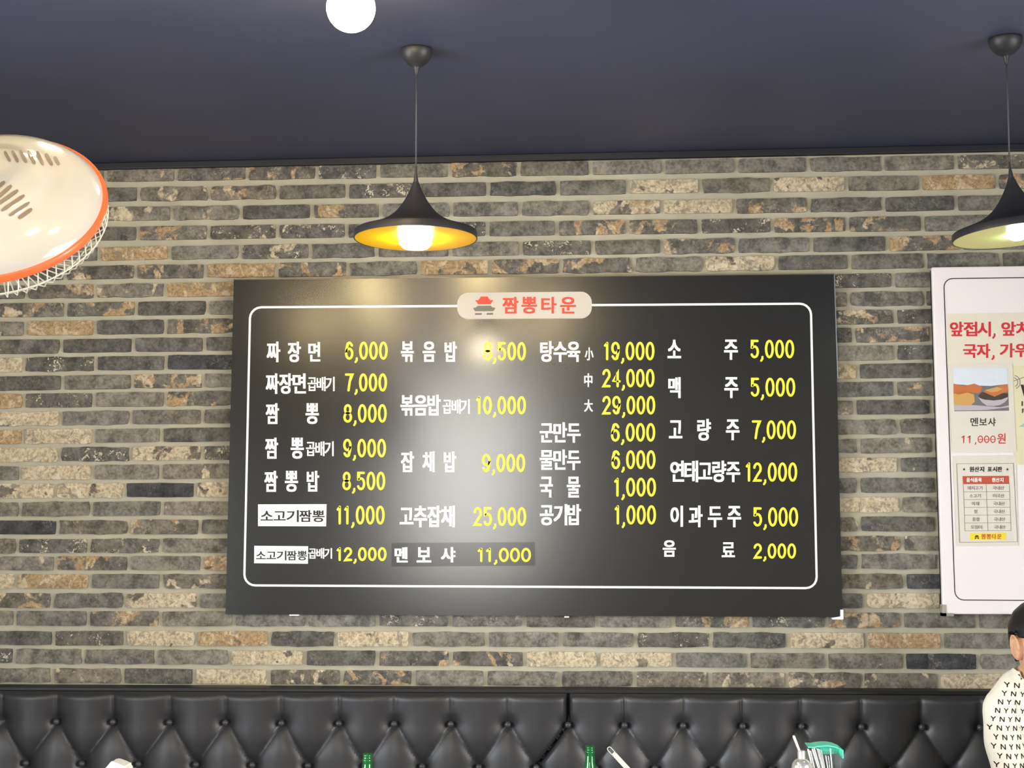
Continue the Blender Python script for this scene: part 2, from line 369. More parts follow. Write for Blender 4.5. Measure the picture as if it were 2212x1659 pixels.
# ================================================================== SETTING
ROWL = [379.5, 421.8, 463.3, 505.8, 549, 589.7, 629.4, 668.7, 708.4, 747.8, 786.6, 826.8, 865, 904, 942.7, 982, 1021, 1060.2, 1099.6, 1139.2, 1179.5, 1216.9, 1255.7, 1297.3, 1336, 1378.6, 1418, 1459.5]
ROWR = [352.4, 395.2, 440.4, 483.2, 526, 564.2, 605, 645, 684, 722.8, 761.6, 801, 840, 879.4, 921.6, 962.6, 1004, 1048.3, 1090.3, 1132, 1174.2, 1213, 1255.8, 1297.7, 1340.2, 1383.9, 1428.4, 1470.7]
JOINT = [  # head joints of each course as seen in the photo
 [74, 226.7, 379.4, 533.4, 684, 816.6, 970.7, 1119.9, 1275.9, 1432.4, 1590.6, 1746, 1907.9, 2066.4],
 [146, 298.8, 451.2, 599, 749.6, 900, 1054, 1204.9, 1356.5, 1512.7, 1667.9, 1829.6, 1990, 2155.6],
 [63, 216.6, 370.4, 519.9, 673.1, 822, 974, 1123, 1276.8, 1430, 1586.5, 1747.9, 1909.5, 2066.9],
 [146, 297.2, 449.9, 599, 748.2, 900, 1052.6, 1202.7, 1355.4, 1510.6, 1669.2, 1831.3, 1994.4, 2158],
 [60, 213.1, 365.8, 519, 669.6, 813, 972.6, 1124.5, 1280.6, 1430.5, 1591.4, 1753.3, 1918, 2078],
 [140, 292, 443, 597, 751, 904, 1058, 1211.4, 1368.7, 1520, 1677.4, 1836.1, 1999.8, 2164],
 [56.8, 205, 356, 1772, 1930.5], [140.9, 293.4, 447.9, 1834.9, 1997.6], [54, 204.7, 357, 1935.3], [131.7, 287, 441, 1845.2, 2011.5],
 [51.3, 206, 357.7, 1935.3], [134.5, 285.6, 439, 1854.3, 2015.7], [50.5, 201.9, 356.9, 1935.3], [130.3, 281.5, 436.8, 1847.4, 2012.9],
 [49.4, 201.9, 348, 1941.4], [128.4, 282, 436.8, 1856.2, 2015.7], [43.5, 199.7, 346.6, 1942.7], [119.2, 268.4, 421.5, 1855.8, 2023],
 [42.4, 196, 349.4, 1947.2], [123.4, 278, 431.2, 1856.7, 2023], [36, 190.8, 346.6, 1950], [118.7, 277.3, 436.2, 1857.5, 2027],
 [33.3, 193.3, 347.2, 1955], [111, 268, 427, 1868.2, 2034.6],
 [30.5, 189.4, 345.3, 504.9, 661.4, 814.6, 972, 1132, 1290.2, 1454.3, 1620.3, 1785.8, 1949, 2112],
 [114.3, 269, 423.5, 581.4, 725, 886.5, 1050.8, 1210.7, 1373.5, 1535.7, 1702.5, 1871, 2035.9],
 [29, 178.3, 336, 495.6, 657.3, 814.6, 973.3, 1133.7, 1292.9, 1455.7, 1616.8, 1785.2, 1953.4, 2114],
 [111, 263.5, 418.7, 580, 737.3, 892.7, 1048, 1209.4, 1370.8, 1534.3, 1699.5, 1863.2, 2028.5]]
g7, g8 = 'G' * 7, 'G' * 8
TONE = ['GGWPPSGPGGGGGGS', 'GDWPGSDDGLGLGTP', 'GDWWDPGGGPLPDDG', 'GDPSSSSGPPSPPGG', 'GGTGSDGGSGPGDPG', 'DPPTPGTPPGLDGGG',
        'WPWT' + g8 + 'SGG', 'PPDG' + g7 + 'WGGG', 'WTDP' + g8 + 'PSG', 'DDDD' + g7 + 'DPGG', 'LSDB' + g8 + 'GSG', 'DGPG' + g7 + 'TDGG',
        'TSGP' + g8 + 'DPG', 'LGGG' + g7 + 'WDGG', 'TLGD' + g8 + 'GPG', 'LSLS' + g7 + 'GWGG', 'GLGW' + g8 + 'LDG', 'LLBL' + g7 + 'GGGG',
        'WGGW' + g8 + 'LGG', 'BWPG' + g7 + 'WDGG', 'WSSG' + g8 + 'PWG', 'WPGT' + g7 + 'DGGG', 'LTGW' + g8 + 'WBG', 'PDLG' + g7 + 'DLGG',
        'GGPWGGSPDGPSPGG', 'DSLTDLGGGSDLTGG', 'SGGGLDPPLLGGWBG', 'GWDLPPGGDWWPWLG']
TN = {  # base colour, limewash, tan share, speckle
    'G': ('89857a', .32, .3, .06), 'D': ('74716a', .30, .3, .12), 'B': ('565657', .34, .3, .15), 'W': ('8f887a', .47, .3, .12),
    'S': ('75726a', .42, .25, .95), 'P': ('7e796f', .54, .62, .25), 'L': ('837b6e', .755, .08, .3), 'T': ('857a66', .80, .95, .05)}

def brick_wall():
    YF = -0.010; mb = MB(); tone = []; wear = []
    x0, x1, z0 = -RX, RX, 0.0
    mb.add([(x0, 0, 0), (x1, 0, 0), (x1, 0, CEIL), (x0, 0, CEIL)], [(0, 1, 2, 3)], 1); tone += [(.3, .3, .3, 1)] * 4; wear += [(0, 0, 0, 0)] * 4
    mb.add([(x0, .12, 0), (x1, .12, 0), (x1, .12, CEIL), (x0, .12, CEIL)], [(3, 2, 1, 0)], 1); tone += [(.3, .3, .3, 1)] * 4; wear += [(0, 0, 0, 0)] * 4
    NX, NZ = 12, 4
    for r in range(28):
        a = at_y(100, ROWL[r], YF); b = at_y(1900, ROWR[r], YF)
        zline = lambda x: a.z + (b.z - a.z) * (x - a.x) / (b.x - a.x)
        mid = (ROWL[r] + ROWR[r]) / 2
        xs = [at_y(j, mid, YF).x for j in JOINT[r]]
        full = [xs[0]]
        for q in xs[1:]:
            n = max(1, round((q - full[-1]) / 0.243)); s0 = full[-1]
            full += [s0 + (q - s0) * (i + 1) / n for i in range(n)]
        nl = 0
        while full[0] > -RX - .1: full.insert(0, full[0] - 0.243 + random.uniform(-.003, .003)); nl += 1
        while full[-1] < RX + .1: full.append(full[-1] + 0.247 + random.uniform(-.003, .003))
        for k in range(len(full) - 1):
            c = TONE[r][k - nl + 1] if 0 <= k - nl + 1 < len(TONE[r]) else random.choice('GGDWPGS')
            l, rr = full[k] + 0.0072, full[k + 1] - 0.0072
            if l < -RX: l = -RX
            if rr > RX: rr = RX
            if rr - l < 0.03: continue
            hh = 0.0243 + random.uniform(-.0012, .0007); zc = zline((l + rr) / 2)
            col, lw, tn, spk = TN[c]; cc = list(lin(col)); f = random.uniform(.82, 1.16); wm = random.uniform(-.03, .03)
            cc = (cc[0] * f * (1 + wm), cc[1] * f, cc[2] * f * (1 - wm), 1)
            ww = (min(1, max(0, lw + random.uniform(-.05, .05))), min(1, max(0, tn + random.uniform(-.15, .15))), random.random(), spk)
            tilt = random.uniform(-.0012, .0012); ph = [random.uniform(0, 6.28) for _ in range(6)]
            V = []
            rough = random.choice((.4, .6, 1.0, 2.4))
            cut = random.random() < .22; cutc = random.randrange(4); cutd = random.uniform(.006, .016)
            for i in range(NX + 1):
                for j in range(NZ + 1):
                    u = i / NX; v = j / NZ
                    X = l + (rr - l) * u; Z = zc - hh + 2 * hh * v + tilt * (2 * u - 1)
                    eb = abs(2 * v - 1); eu = abs(2 * u - 1)
                    Z += (v - .5) * 2 * rough * .0006 * (math.sin(9 * u + ph[0]) + .6 * math.sin(23 * u + ph[1 if v < .5 else 2]))
                    X += (u - .5) * 2 * rough * .0009 * math.sin(5 * v + ph[3 if u < .5 else 4])
                    if eb > .99 and eu > .99: X -= .0016 * (1 if u > .5 else -1); Z -= .0014 * (1 if v > .5 else -1)
                    if cut and (u > .5) == (cutc & 1) and (v > .5) == (cutc >> 1):
                        du = min(u, 1 - u) * (rr - l); w_ = max(0, 1 - du / cutd) * max(0, eb - .2)
                        X -= w_ * cutd * .6 * (1 if u > .5 else -1)
                    edge = max(0, (eb - .72) / .28) ** 2 + max(0, (eu - .93) / .07) ** 2
                    Y = YF + .0028 * min(1, edge) + .0011 * math.sin(17 * u + 5 * v + ph[5])
                    V.append((X, Y, Z))
            nf = len(V)
            idx = lambda i, j: i * (NZ + 1) + j
            F = [(idx(i, j), idx(i + 1, j), idx(i + 1, j + 1), idx(i, j + 1)) for i in range(NX) for j in range(NZ)]
            loop = [idx(i, 0) for i in range(NX)] + [idx(NX, j) for j in range(NZ)] + [idx(i, NZ) for i in range(NX, 0, -1)] + [idx(0, j) for j in range(NZ, 0, -1)]
            V += [(V[q][0], 0.001, V[q][2]) for q in loop]; n = len(loop)
            F += [(loop[(q + 1) % n], loop[q], nf + q, nf + (q + 1) % n) for q in range(n)]
            mb.add(V, F, 0); tone += [cc] * len(V); wear += [ww] * len(V)
    o = mb.build('wall_back', [MT['brick'], MT['mortar']], smooth=True, fix=False)
    for nm, dat in (('brick_tone', tone), ('brick_wear', wear)):
        at = o.data.color_attributes.new(nm, 'FLOAT_COLOR', 'POINT'); at.data.foreach_set('color', np.array(dat, dtype=np.float32).ravel())
    o.data.set_sharp_from_angle(angle=math.radians(50))
    struct(o)
brick_wall()

def wall_with_opening(name, T, length, oc, ow, ohb, oht, wname):
    # wall in local x (0..length), thickness in +local y, opening at oc; T places it
    mb = MB(); a, b = oc - ow / 2, oc + ow / 2
    for q in (((0, 0, 0), (a, .1, CEIL)), ((b, 0, 0), (length, .1, CEIL)), ((a, 0, 0), (b, .1, ohb)), ((a, 0, oht), (b, .1, CEIL))): mb.box(*q, T=T)
    struct(mb.build(name, MT['plaster']))
    w = struct(empty(wname, T @ Vector((oc, .05, ohb))))
    mb = MB(); t = .04
    for q in (((a, .02, ohb), (a + t, .09, oht)), ((b - t, .02, ohb), (b, .09, oht)), ((a, .02, ohb), (b, .09, ohb + t)), ((a, .02, oht - t), (b, .09, oht))): mb.box(*q, T=T)
    bpy.context.view_layer.update()
    mb.build('window_frame', MT['wframe'], w)
    mb = MB(); mb.box((a + t, .05, ohb + t), (b - t, .056, oht - t), T=T); mb.build('window_pane', MT['glass'], w)
RZ = lambda d: Matrix.Rotation(math.radians(d), 4, 'Z')
wall_with_opening('wall_left', Matrix.Translation((-RX, 0, 0)) @ RZ(-90) @ Matrix.Diagonal((1, -1, 1, 1)), -RY, 3.0, 2.6, .6, 2.3, 'fill_window_1')  # window out of view, added to bring in cool fill light
wall_with_opening('wall_right', Matrix.Translation((RX, 0, 0)) @ RZ(-90), -RY, 3.2, 2.6, .6, 2.3, 'fill_window_2')  # unseen window, added to bring in neutral fill light
wall_with_opening('wall_front', Matrix.Translation((-RX, RY, 0)) @ Matrix.Diagonal((1, -1, 1, 1)), 2 * RX, RX - 1.05, .9, 1.3, 2.8, 'window_3')
mb = MB(); mb.box((-RX, RY, -.1), (RX, 0.12, 0)); struct(mb.build('floor', MT['floor']))
mb = MB(); mb.box((-RX, RY, CEIL), (RX, 0.12, CEIL + .1)); struct(mb.build('ceiling', MT['ceiling']))
mb = MB(); zt0 = at_y(300, 361, -.02).z; zt1 = at_y(2100, 330.5, -.02).z
zl = zt0 + (zt1 - zt0) * (-RX - at_y(300, 361, -.02).x) / (at_y(2100, 330.5, -.02).x - at_y(300, 361, -.02).x)
mb.prism([(-RX, (zt0 + zt1) / 2), (RX, (zt0 + zt1) / 2), (RX, CEIL), (-RX, CEIL)], -.022, 0)
struct(mb.build('trim_1', MT['trim'], bevel=.003))

# ================================================================== BENCH
def bench():
    root = empty('banquette', (0, -.3, 0))
    tag(root, 'long black leather tufted banquette running along the foot of the brick wall', 'bench')
    bpy.context.view_layer.update()
    YB = -.112; ztop = at_y(1106, 1482, 0).z
    mb = MB(); mb.box((-RX + .02, -.10, ztop - .014), (RX - .02, -.013, ztop)); mb.build('top_rail', MT['blackwood'], root, bevel=.003)
    mb = MB(); mb.box((-RX + .02, -.09, .1), (RX - .02, -.013, ztop - .014)); mb.build('back_frame', MT['blackwood'], root)
    r1 = [1, 119.4, 241.5, 364, 485, 606.6, 731, 850.5, 973, 1096.4, 1227, 1349, 1475.6, 1604.7, 1732, 1861.7, 1992.8, 2119]
    r2 = [53.5, 174.6, 297, 421.5, 543.7, 664, 787, 911.4, 1034, 1158, 1286, 1415, 1540, 1667, 1796, 1926, 2056]
    X1 = [at_y(p, 1565, YB - .02).x for p in r1]; X2 = [at_y(p, 1655, YB - .02).x for p in r2]
    z1 = at_y(1106, 1566, YB - .02).z; z2 = at_y(1106, 1658.5, YB - .02).z; dz = z1 - z2
    def ext(X):
        X = list(X); p = .186
        while X[0] > -RX + .2: X.insert(0, X[0] - p)
        while X[-1] < RX - .2: X.append(X[-1] + p)
        return X
    seam1 = X1[10]; seam2 = X2[9]
    A, B = ext(X1), ext(X2)
    rows = [(z1, A), (z2, B), (z1 - 2 * dz, A), (z1 - 3 * dz, B), (z1 - 4 * dz, A)]
    ztc = ztop - .012; zb = .46; st = .0068
    gx = np.arange(-RX + .03, RX - .03, st); gz = np.linspace(zb, ztc, int((ztc - zb) / st))
    GX, GZ = np.meshgrid(gx, gz)
    acc = np.full(GX.shape, .3 ** -3.0); bac = np.full(GX.shape, .3 ** -4.0)
    def seg(x0, z0, x1, z1_, soft=0.0):
        m = (GX > min(x0, x1) - .14) & (GX < max(x0, x1) + .14) & (GZ > min(z0, z1_) - .14) & (GZ < max(z0, z1_) + .14)
        px, pz = GX[m], GZ[m]; dx, dz_ = x1 - x0, z1_ - z0; t = np.clip(((px - x0) * dx + (pz - z0) * dz_) / (dx * dx + dz_ * dz_), 0, 1)
        d = np.hypot(px - x0 - t * dx, pz - z0 - t * dz_) + soft; acc[m] += np.maximum(d, 2e-4) ** -3.0
    for x in A: seg(x, z1, x + random.uniform(-.003, .003), ztc + .05, 0.0012)
    for (za, Xa), (zb_, Xb) in zip(rows[:-1], rows[1:]):
        for x in Xa:
            for q in Xb:
                if abs(q - x) < .14: seg(x, za, q, zb_, 0.0015)
    for z, X in rows:
        for x in X:
            m = (abs(GX - x) < .2) & (abs(GZ - z) < .2); bac[m] += np.maximum(np.hypot(GX[m] - x, GZ[m] - z), 2e-4) ** -4.0
    dmin = acc ** (-1 / 3); bd = bac ** -.25
    H = .024 * (1 - np.exp(-dmin / .045)) + .0075 * (1 - np.exp(-dmin / .0035)) + .012 * (1 - np.exp(-(bd / .075) ** 2)) - .016 * np.exp(-(bd / .022) ** 2)
    top = np.clip((ztc - GZ) / .022, 0, 1); H = H * np.sqrt(1 - (1 - top) ** 2) + .0
    # seam between the two upholstered panels
    pl = [(seam1, ztc + .1), (seam1, z1), (seam2, z2), (seam1, z1 - 2 * dz), (seam2, z1 - 3 * dz), (seam1, z1 - 4 * dz)]
    sx = np.interp(gz[::-1], [p[1] for p in pl[::-1]], [p[0] for p in pl[::-1]])[::-1]
    sd = np.abs(GX - sx[:, None]); H -= .03 * np.exp(-(sd / .006) ** 2)
    Y = YB - H
    nz, nx = GX.shape
    V = np.stack([GX, Y, GZ], -1).reshape(-1, 3)
    cells = [[], []]
    for i in range(nz - 1):
        for j in range(nx - 1):
            f = (i * nx + j, i * nx + j + 1, (i + 1) * nx + j + 1, (i + 1) * nx + j)
            cells[0 if gx[j] + st / 2 < sx[i] else 1].append(f)
    for F in cells:
        used = sorted({q for f in F for q in f}); mp = {q: k for k, q in enumerate(used)}
        mb = MB(); mb.v = [tuple(V[q]) for q in used]; mb.f = [tuple(mp[q] for q in f) for f in F]; mb.m = [0] * len(F)
        mb.build('back_cushion', MT['leather'], root, smooth=True, fix=False)
    for z, X in rows[:2]:
        for x in X:
            if x < -1.95 or x > 1.6: continue
            mb = MB(); T = Matrix.Translation((x, YB + .004 - .012, z)) @ Matrix.Rotation(math.radians(90), 4, 'X')
            mb.lathe([(0, .014), (.005, .0135), (.0085, .011), (.0105, .006), (.0105, 0)], 16, T); mb.build('button', MT['button'], root, smooth=True)
    mb = MB(); mb.box((-RX + .02, -.60, .36), (RX - .02, -.11, .455)); mb.build('seat_cushion', MT['leather'], root, bevel=.03)
    mb = MB(); mb.box((-RX + .02, -.56, 0), (RX - .02, -.1, .36)); mb.build('base', MT['blackwood'], root)
bench()

# ================================================================== MENU BOARD
def rrect(x0, y0, x1, y1, x2, y2, x3, y3, r, n=6):
    # rounded outline through TL, TR, BR, BL given in pixels
    C = [np.array(p, float) for p in ((x0, y0), (x1, y1), (x2, y2), (x3, y3))]; out = []
    for i in range(4):
        p = C[i]; a = C[i - 1] - p; b = C[(i + 1) % 4] - p; a /= np.hypot(*a); b /= np.hypot(*b)
        for t in np.linspace(0, math.pi / 2, n):
            out.append(tuple(p + a * r * (1 - math.sin(t)) + b * r * (1 - math.cos(t))))
    return out
def menu_board():
    YF = -.046; S = Sheet(YF)
    c = [at_y(*p, YF) for p in ((505, 604), (1802.5, 592), (1820, 1333), (487, 1327))]
    root = empty('menu_board', (0, YF, c[3].z)); bpy.context.view_layer.update()
    tag(root, 'large black menu board with white dish names and yellow prices hung on the brick wall', 'menu board')
    mb = MB(); mb.prism([(c[i].x, c[i].z) for i in (3, 2, 1, 0)], YF, -.0125); mb.build('panel', MT['board'], root)
    mb = MB(); e = .0035
    mb.prism([(c[0].x, c[0].z - e * .3), (c[1].x, c[1].z - e * .3), (c[1].x, c[1].z + e * .7), (c[0].x, c[0].z + e * .7)], YF - .001, -.02)
    mb.build('edge_strip', MT['alu'], root)
    mb = MB(); q = [(c[1].x - .002, c[1].z), (c[1].x + .001, c[1].z), (c[1].x + .003, c[1].z - .35), (c[1].x, c[1].z - .35)]
    mb.prism(q[::-1], YF - .001, -.02); mb.build('edge_strip', MT['aluw'], root)
    def part(name, m, fn):
        mb = MB(); fn(mb); return mb.build(name, m, root, fix=False)
    part('border_line', MT['white'], lambda mb: (S.stroke(mb, rrect(540.5, 664, 1751.5, 656, 1764.5, 1270.5, 527.5, 1264.5, 24), 4.6, closed=True)))
    hp = part('header_plate', MT['plate'], lambda mb: S.poly(mb, rrect(987.7, 632.5, 1278.5, 630, 1278.5, 688, 987.7, 689.5, 24, 9), .0012))
    K = lambda pts: [(980 + x / 7.135, 620 + y / 7.135) for x, y in pts]
    mb = MB(); S.poly(mb, K([(420, 147), (525, 147), (553, 190), (572, 205), (612, 200), (590, 235), (572, 266), (378, 268), (355, 235), (328, 200), (368, 208), (390, 192)]), .0018)
    mb.build('emblem_roof', MT['red'], hp, fix=False)
    mb = MB(); S.poly(mb, K([(372, 291), (572, 288), (592, 312), (645, 324), (614, 374), (330, 376), (300, 326), (345, 316)]), .0018)
    S.poly(mb, K([(330, 403), (434, 402), (434, 430), (330, 432)]), .0018); S.poly(mb, K([(508, 402), (609, 400), (609, 428), (508, 430)]), .0018)
    mb.build('emblem_base', MT['grey'], hp, fix=False)
    mb = MB()
    for ch, a, b in (('짬', 752, 1000), ('뽕', 1045, 1285), ('타', 1350, 1588), ('운', 1640, 1886)):
        S.text(mb, ch, 980 + a / 7.135, 641.5, 980 + b / 7.135, 677.8, 1.1, .9, .0018)
    mb.build('shop_name', MT['red'], hp, fix=False)
    N = [  # words and their ink boxes
     [('짜', 576, 738, 605.6, 782.5), ('장', 621.5, 738, 650, 782.5), ('면', 666, 739, 692, 781)],
     [('짜장면', 574, 806.6, 661, 851), ('곱배기', 664.5, 814, 723, 845)],
     [('짬', 574, 871, 603, 916), ('뽕', 660, 871, 689, 916)],
     [('짬', 572.7, 945.5, 601, 991), ('뽕', 628, 945.5, 656.5, 991), ('곱배기', 661, 953.4, 721, 985.4)],
     [('짬', 571, 1017, 600, 1062.5), ('뽕', 615.4, 1017, 644, 1062.5), ('밥', 662.6, 1017, 689.5, 1062)],
     [('곱배기', 666.7, 1184, 717.3, 1207)],
     [('볶', 866, 737.6, 894, 781.6), ('음', 913, 737.6, 940.5, 781.6), ('밥', 960.4, 738, 987, 781.6)],
     [('볶음밥', 865, 852.8, 952, 898), ('곱배기', 956.3, 862.6, 1014.8, 894)],
     [('잡', 866, 975.3, 894.5, 1020), ('채', 912.6, 975.3, 939, 1020), ('밥', 958.8, 975.3, 985.7, 1020)],
     [('고추잡채', 863.5, 1092.4, 982.5, 1139)],
     [('탕수육', 1166.8, 737, 1253.3, 781.8), ('小', 1263.4, 750.6, 1282, 778.4)],
     [('中', 1262, 806.5, 1279.7, 836)], [('大', 1262, 863, 1280.7, 889.6)],
     [('군만두', 1166, 912.3, 1254.3, 956.4)], [('물만두', 1166, 971, 1254, 1015.4)],
     [('국', 1166, 1029.7, 1194.3, 1074.8), ('물', 1224.4, 1029.7, 1253.3, 1074.8)], [('공기밥', 1166, 1089, 1255, 1134.8)],
     [('소', 1441.8, 734, 1471.3, 774), ('주', 1563.9, 733.6, 1594, 777.4)], [('맥', 1443.5, 814.7, 1470.3, 860), ('주', 1564.6, 814.7, 1595, 860)],
     [('고', 1444.9, 908, 1474, 947), ('량', 1506, 905, 1535.7, 952), ('주', 1568, 906, 1597.5, 951)],
     [('연태고량주', 1447.6, 995, 1599, 1041.6)],
     [('이', 1448, 1092.4, 1475.4, 1138), ('과', 1487.6, 1092, 1517.8, 1138.9), ('두', 1529, 1094, 1560, 1138.9), ('주', 1571.3, 1093, 1601, 1138.9)],
     [('음', 1431.6, 1167, 1460, 1202.6), ('료', 1558.8, 1171.4, 1587.6, 1203.6)]]
    for words in N:
        mb = MB()
        for w, a, b, c_, d in words:
            s = (d - b) / 45
            if w in '小中大' or w == '곱배기':
                m2 = MB(); S.text(m2, w, a, b, c_, d, *((.6, .4) if w in '小中大' else (.85 * s ** .6, .5 * s ** .6)))
                m2.build('portion_note', MT['white'], root, fix=False)
            else: S.text(mb, w, a, b, c_, d, 1.25 * s ** .6, .8 * s ** .6)
        if mb.v: mb.build('dish_name', MT['white'], root, fix=False)
    PR = [('6,000', 745, 738, 837.6, 777), ('7,000', 745, 806.6, 836, 845.8), ('8,000', 741.7, 873, 835.4, 913), ('9,000', 741, 948, 833.8, 988),
          ('8,500', 739.5, 1019, 832.2, 1059), ('11,000', 726, 1092.4, 831, 1133), ('12,000', 726, 1182, 835, 1212), ('8,500', 1044.2, 739, 1136, 778.7),
          ('10,000', 1027.5, 856, 1136, 895), ('9,000', 1041, 980.7, 1134.4, 1019.6), ('25,000', 1022.7, 1095.6, 1136.6, 1136),
          ('19,000', 1303.5, 738.4, 1413.7, 778.4), ('24,000', 1300.7, 797, 1413.7, 836.7), ('29,000', 1300.7, 855.3, 1415.4, 895.4),
          ('6,000', 1319.4, 914, 1415.4, 954), ('6,000', 1320.4, 972.7, 1416, 1013.4), ('1,000', 1325.5, 1032, 1417, 1072.8), ('1,000', 1326.5, 1091.4, 1417, 1133),
          ('5,000', 1620.5, 734, 1715.5, 774), ('5,000', 1621, 816, 1717.8, 857), ('7,000', 1624, 908, 1719.5, 949), ('12,000', 1609.7, 999, 1722, 1040.5),
          ('5,000', 1626.6, 1095.8, 1724, 1137.5), ('2,000', 1627.3, 1173.8, 1719.5, 1206.7)]
    for p in PR: part('price', MT['yellow'], lambda mb: numerals(S, mb, *p, w=5.1 if p[4] - p[2] > 35 else 4.9))
    # stickers pasted over old entries
    for (q, t, ex) in (([(557.5, 1089.5), (705.6, 1089), (704.5, 1137), (557.5, 1136.5)], (563.2, 1101.9, 701.5, 1127.8), .7), ([(549.5, 1179), (665.8, 1180), (665.3, 1217.7), (549, 1216.6)], (553.4, 1189.5, 663.5, 1210.5), .5)):
        st = part('sticker', MT['white'], lambda mb: S.poly(mb, q, .001)); st['label'] = 'white sticker with black dish name pasted on the board'
        mb = MB(); S.text(mb, '소고기짬뽕', *t, ex, .35, .0016, gap=1.2); mb.build('lettering', MT['black'], st, fix=False)
    st = part('cover_patch', MT['patch'], lambda mb: S.poly(mb, [(846, 1173), (1155.6, 1171), (1156, 1222), (846, 1224)], .0005)); st['label'] = 'darker black strip with one added dish'
    mb = MB()
    for w, a, b in (('멘', 852.5, 881), ('보', 900, 931.6), ('샤', 952.5, 984)): S.text(mb, w, a, 1182, b, 1215, 1.3, .8, .0012)
    mb.build('dish_name', MT['white'], st, fix=False)
    mb = MB(); numerals(S, mb, '11,000', 1030.6, 1183.5, 1147, 1214, 4.9, .0012); mb.build('price', MT['yellow'], st, fix=False)
    # corner bracket and clips under the board
    mb = MB()
    for pts in ([(1815, 1317), (1821.5, 1317), (1821.8, 1338), (1815.2, 1338)], [(1798, 1334.5), (1815.2, 1331.5), (1815.2, 1338), (1798.5, 1338)]):
        P = [at_y(*p, YF) for p in pts]; mb.prism([(P[i].x, P[i].z) for i in (3, 2, 1, 0)], YF - .002, -.016)
    b_ = mb.build('corner_bracket', MT['white'], root); b_['label'] = 'white corner bracket'
    for p, w in (((635, 1328), 10), ((1224, 1332), 5)):
        a = at_y(p[0] - w, p[1] - .5, YF); b = at_y(p[0] + w, p[1] + 2, YF); mb = MB(); mb.box((a.x, YF - .001, b.z), (b.x, -.02, a.z)); mb.build('mounting_clip', MT['white'], root)
menu_board()

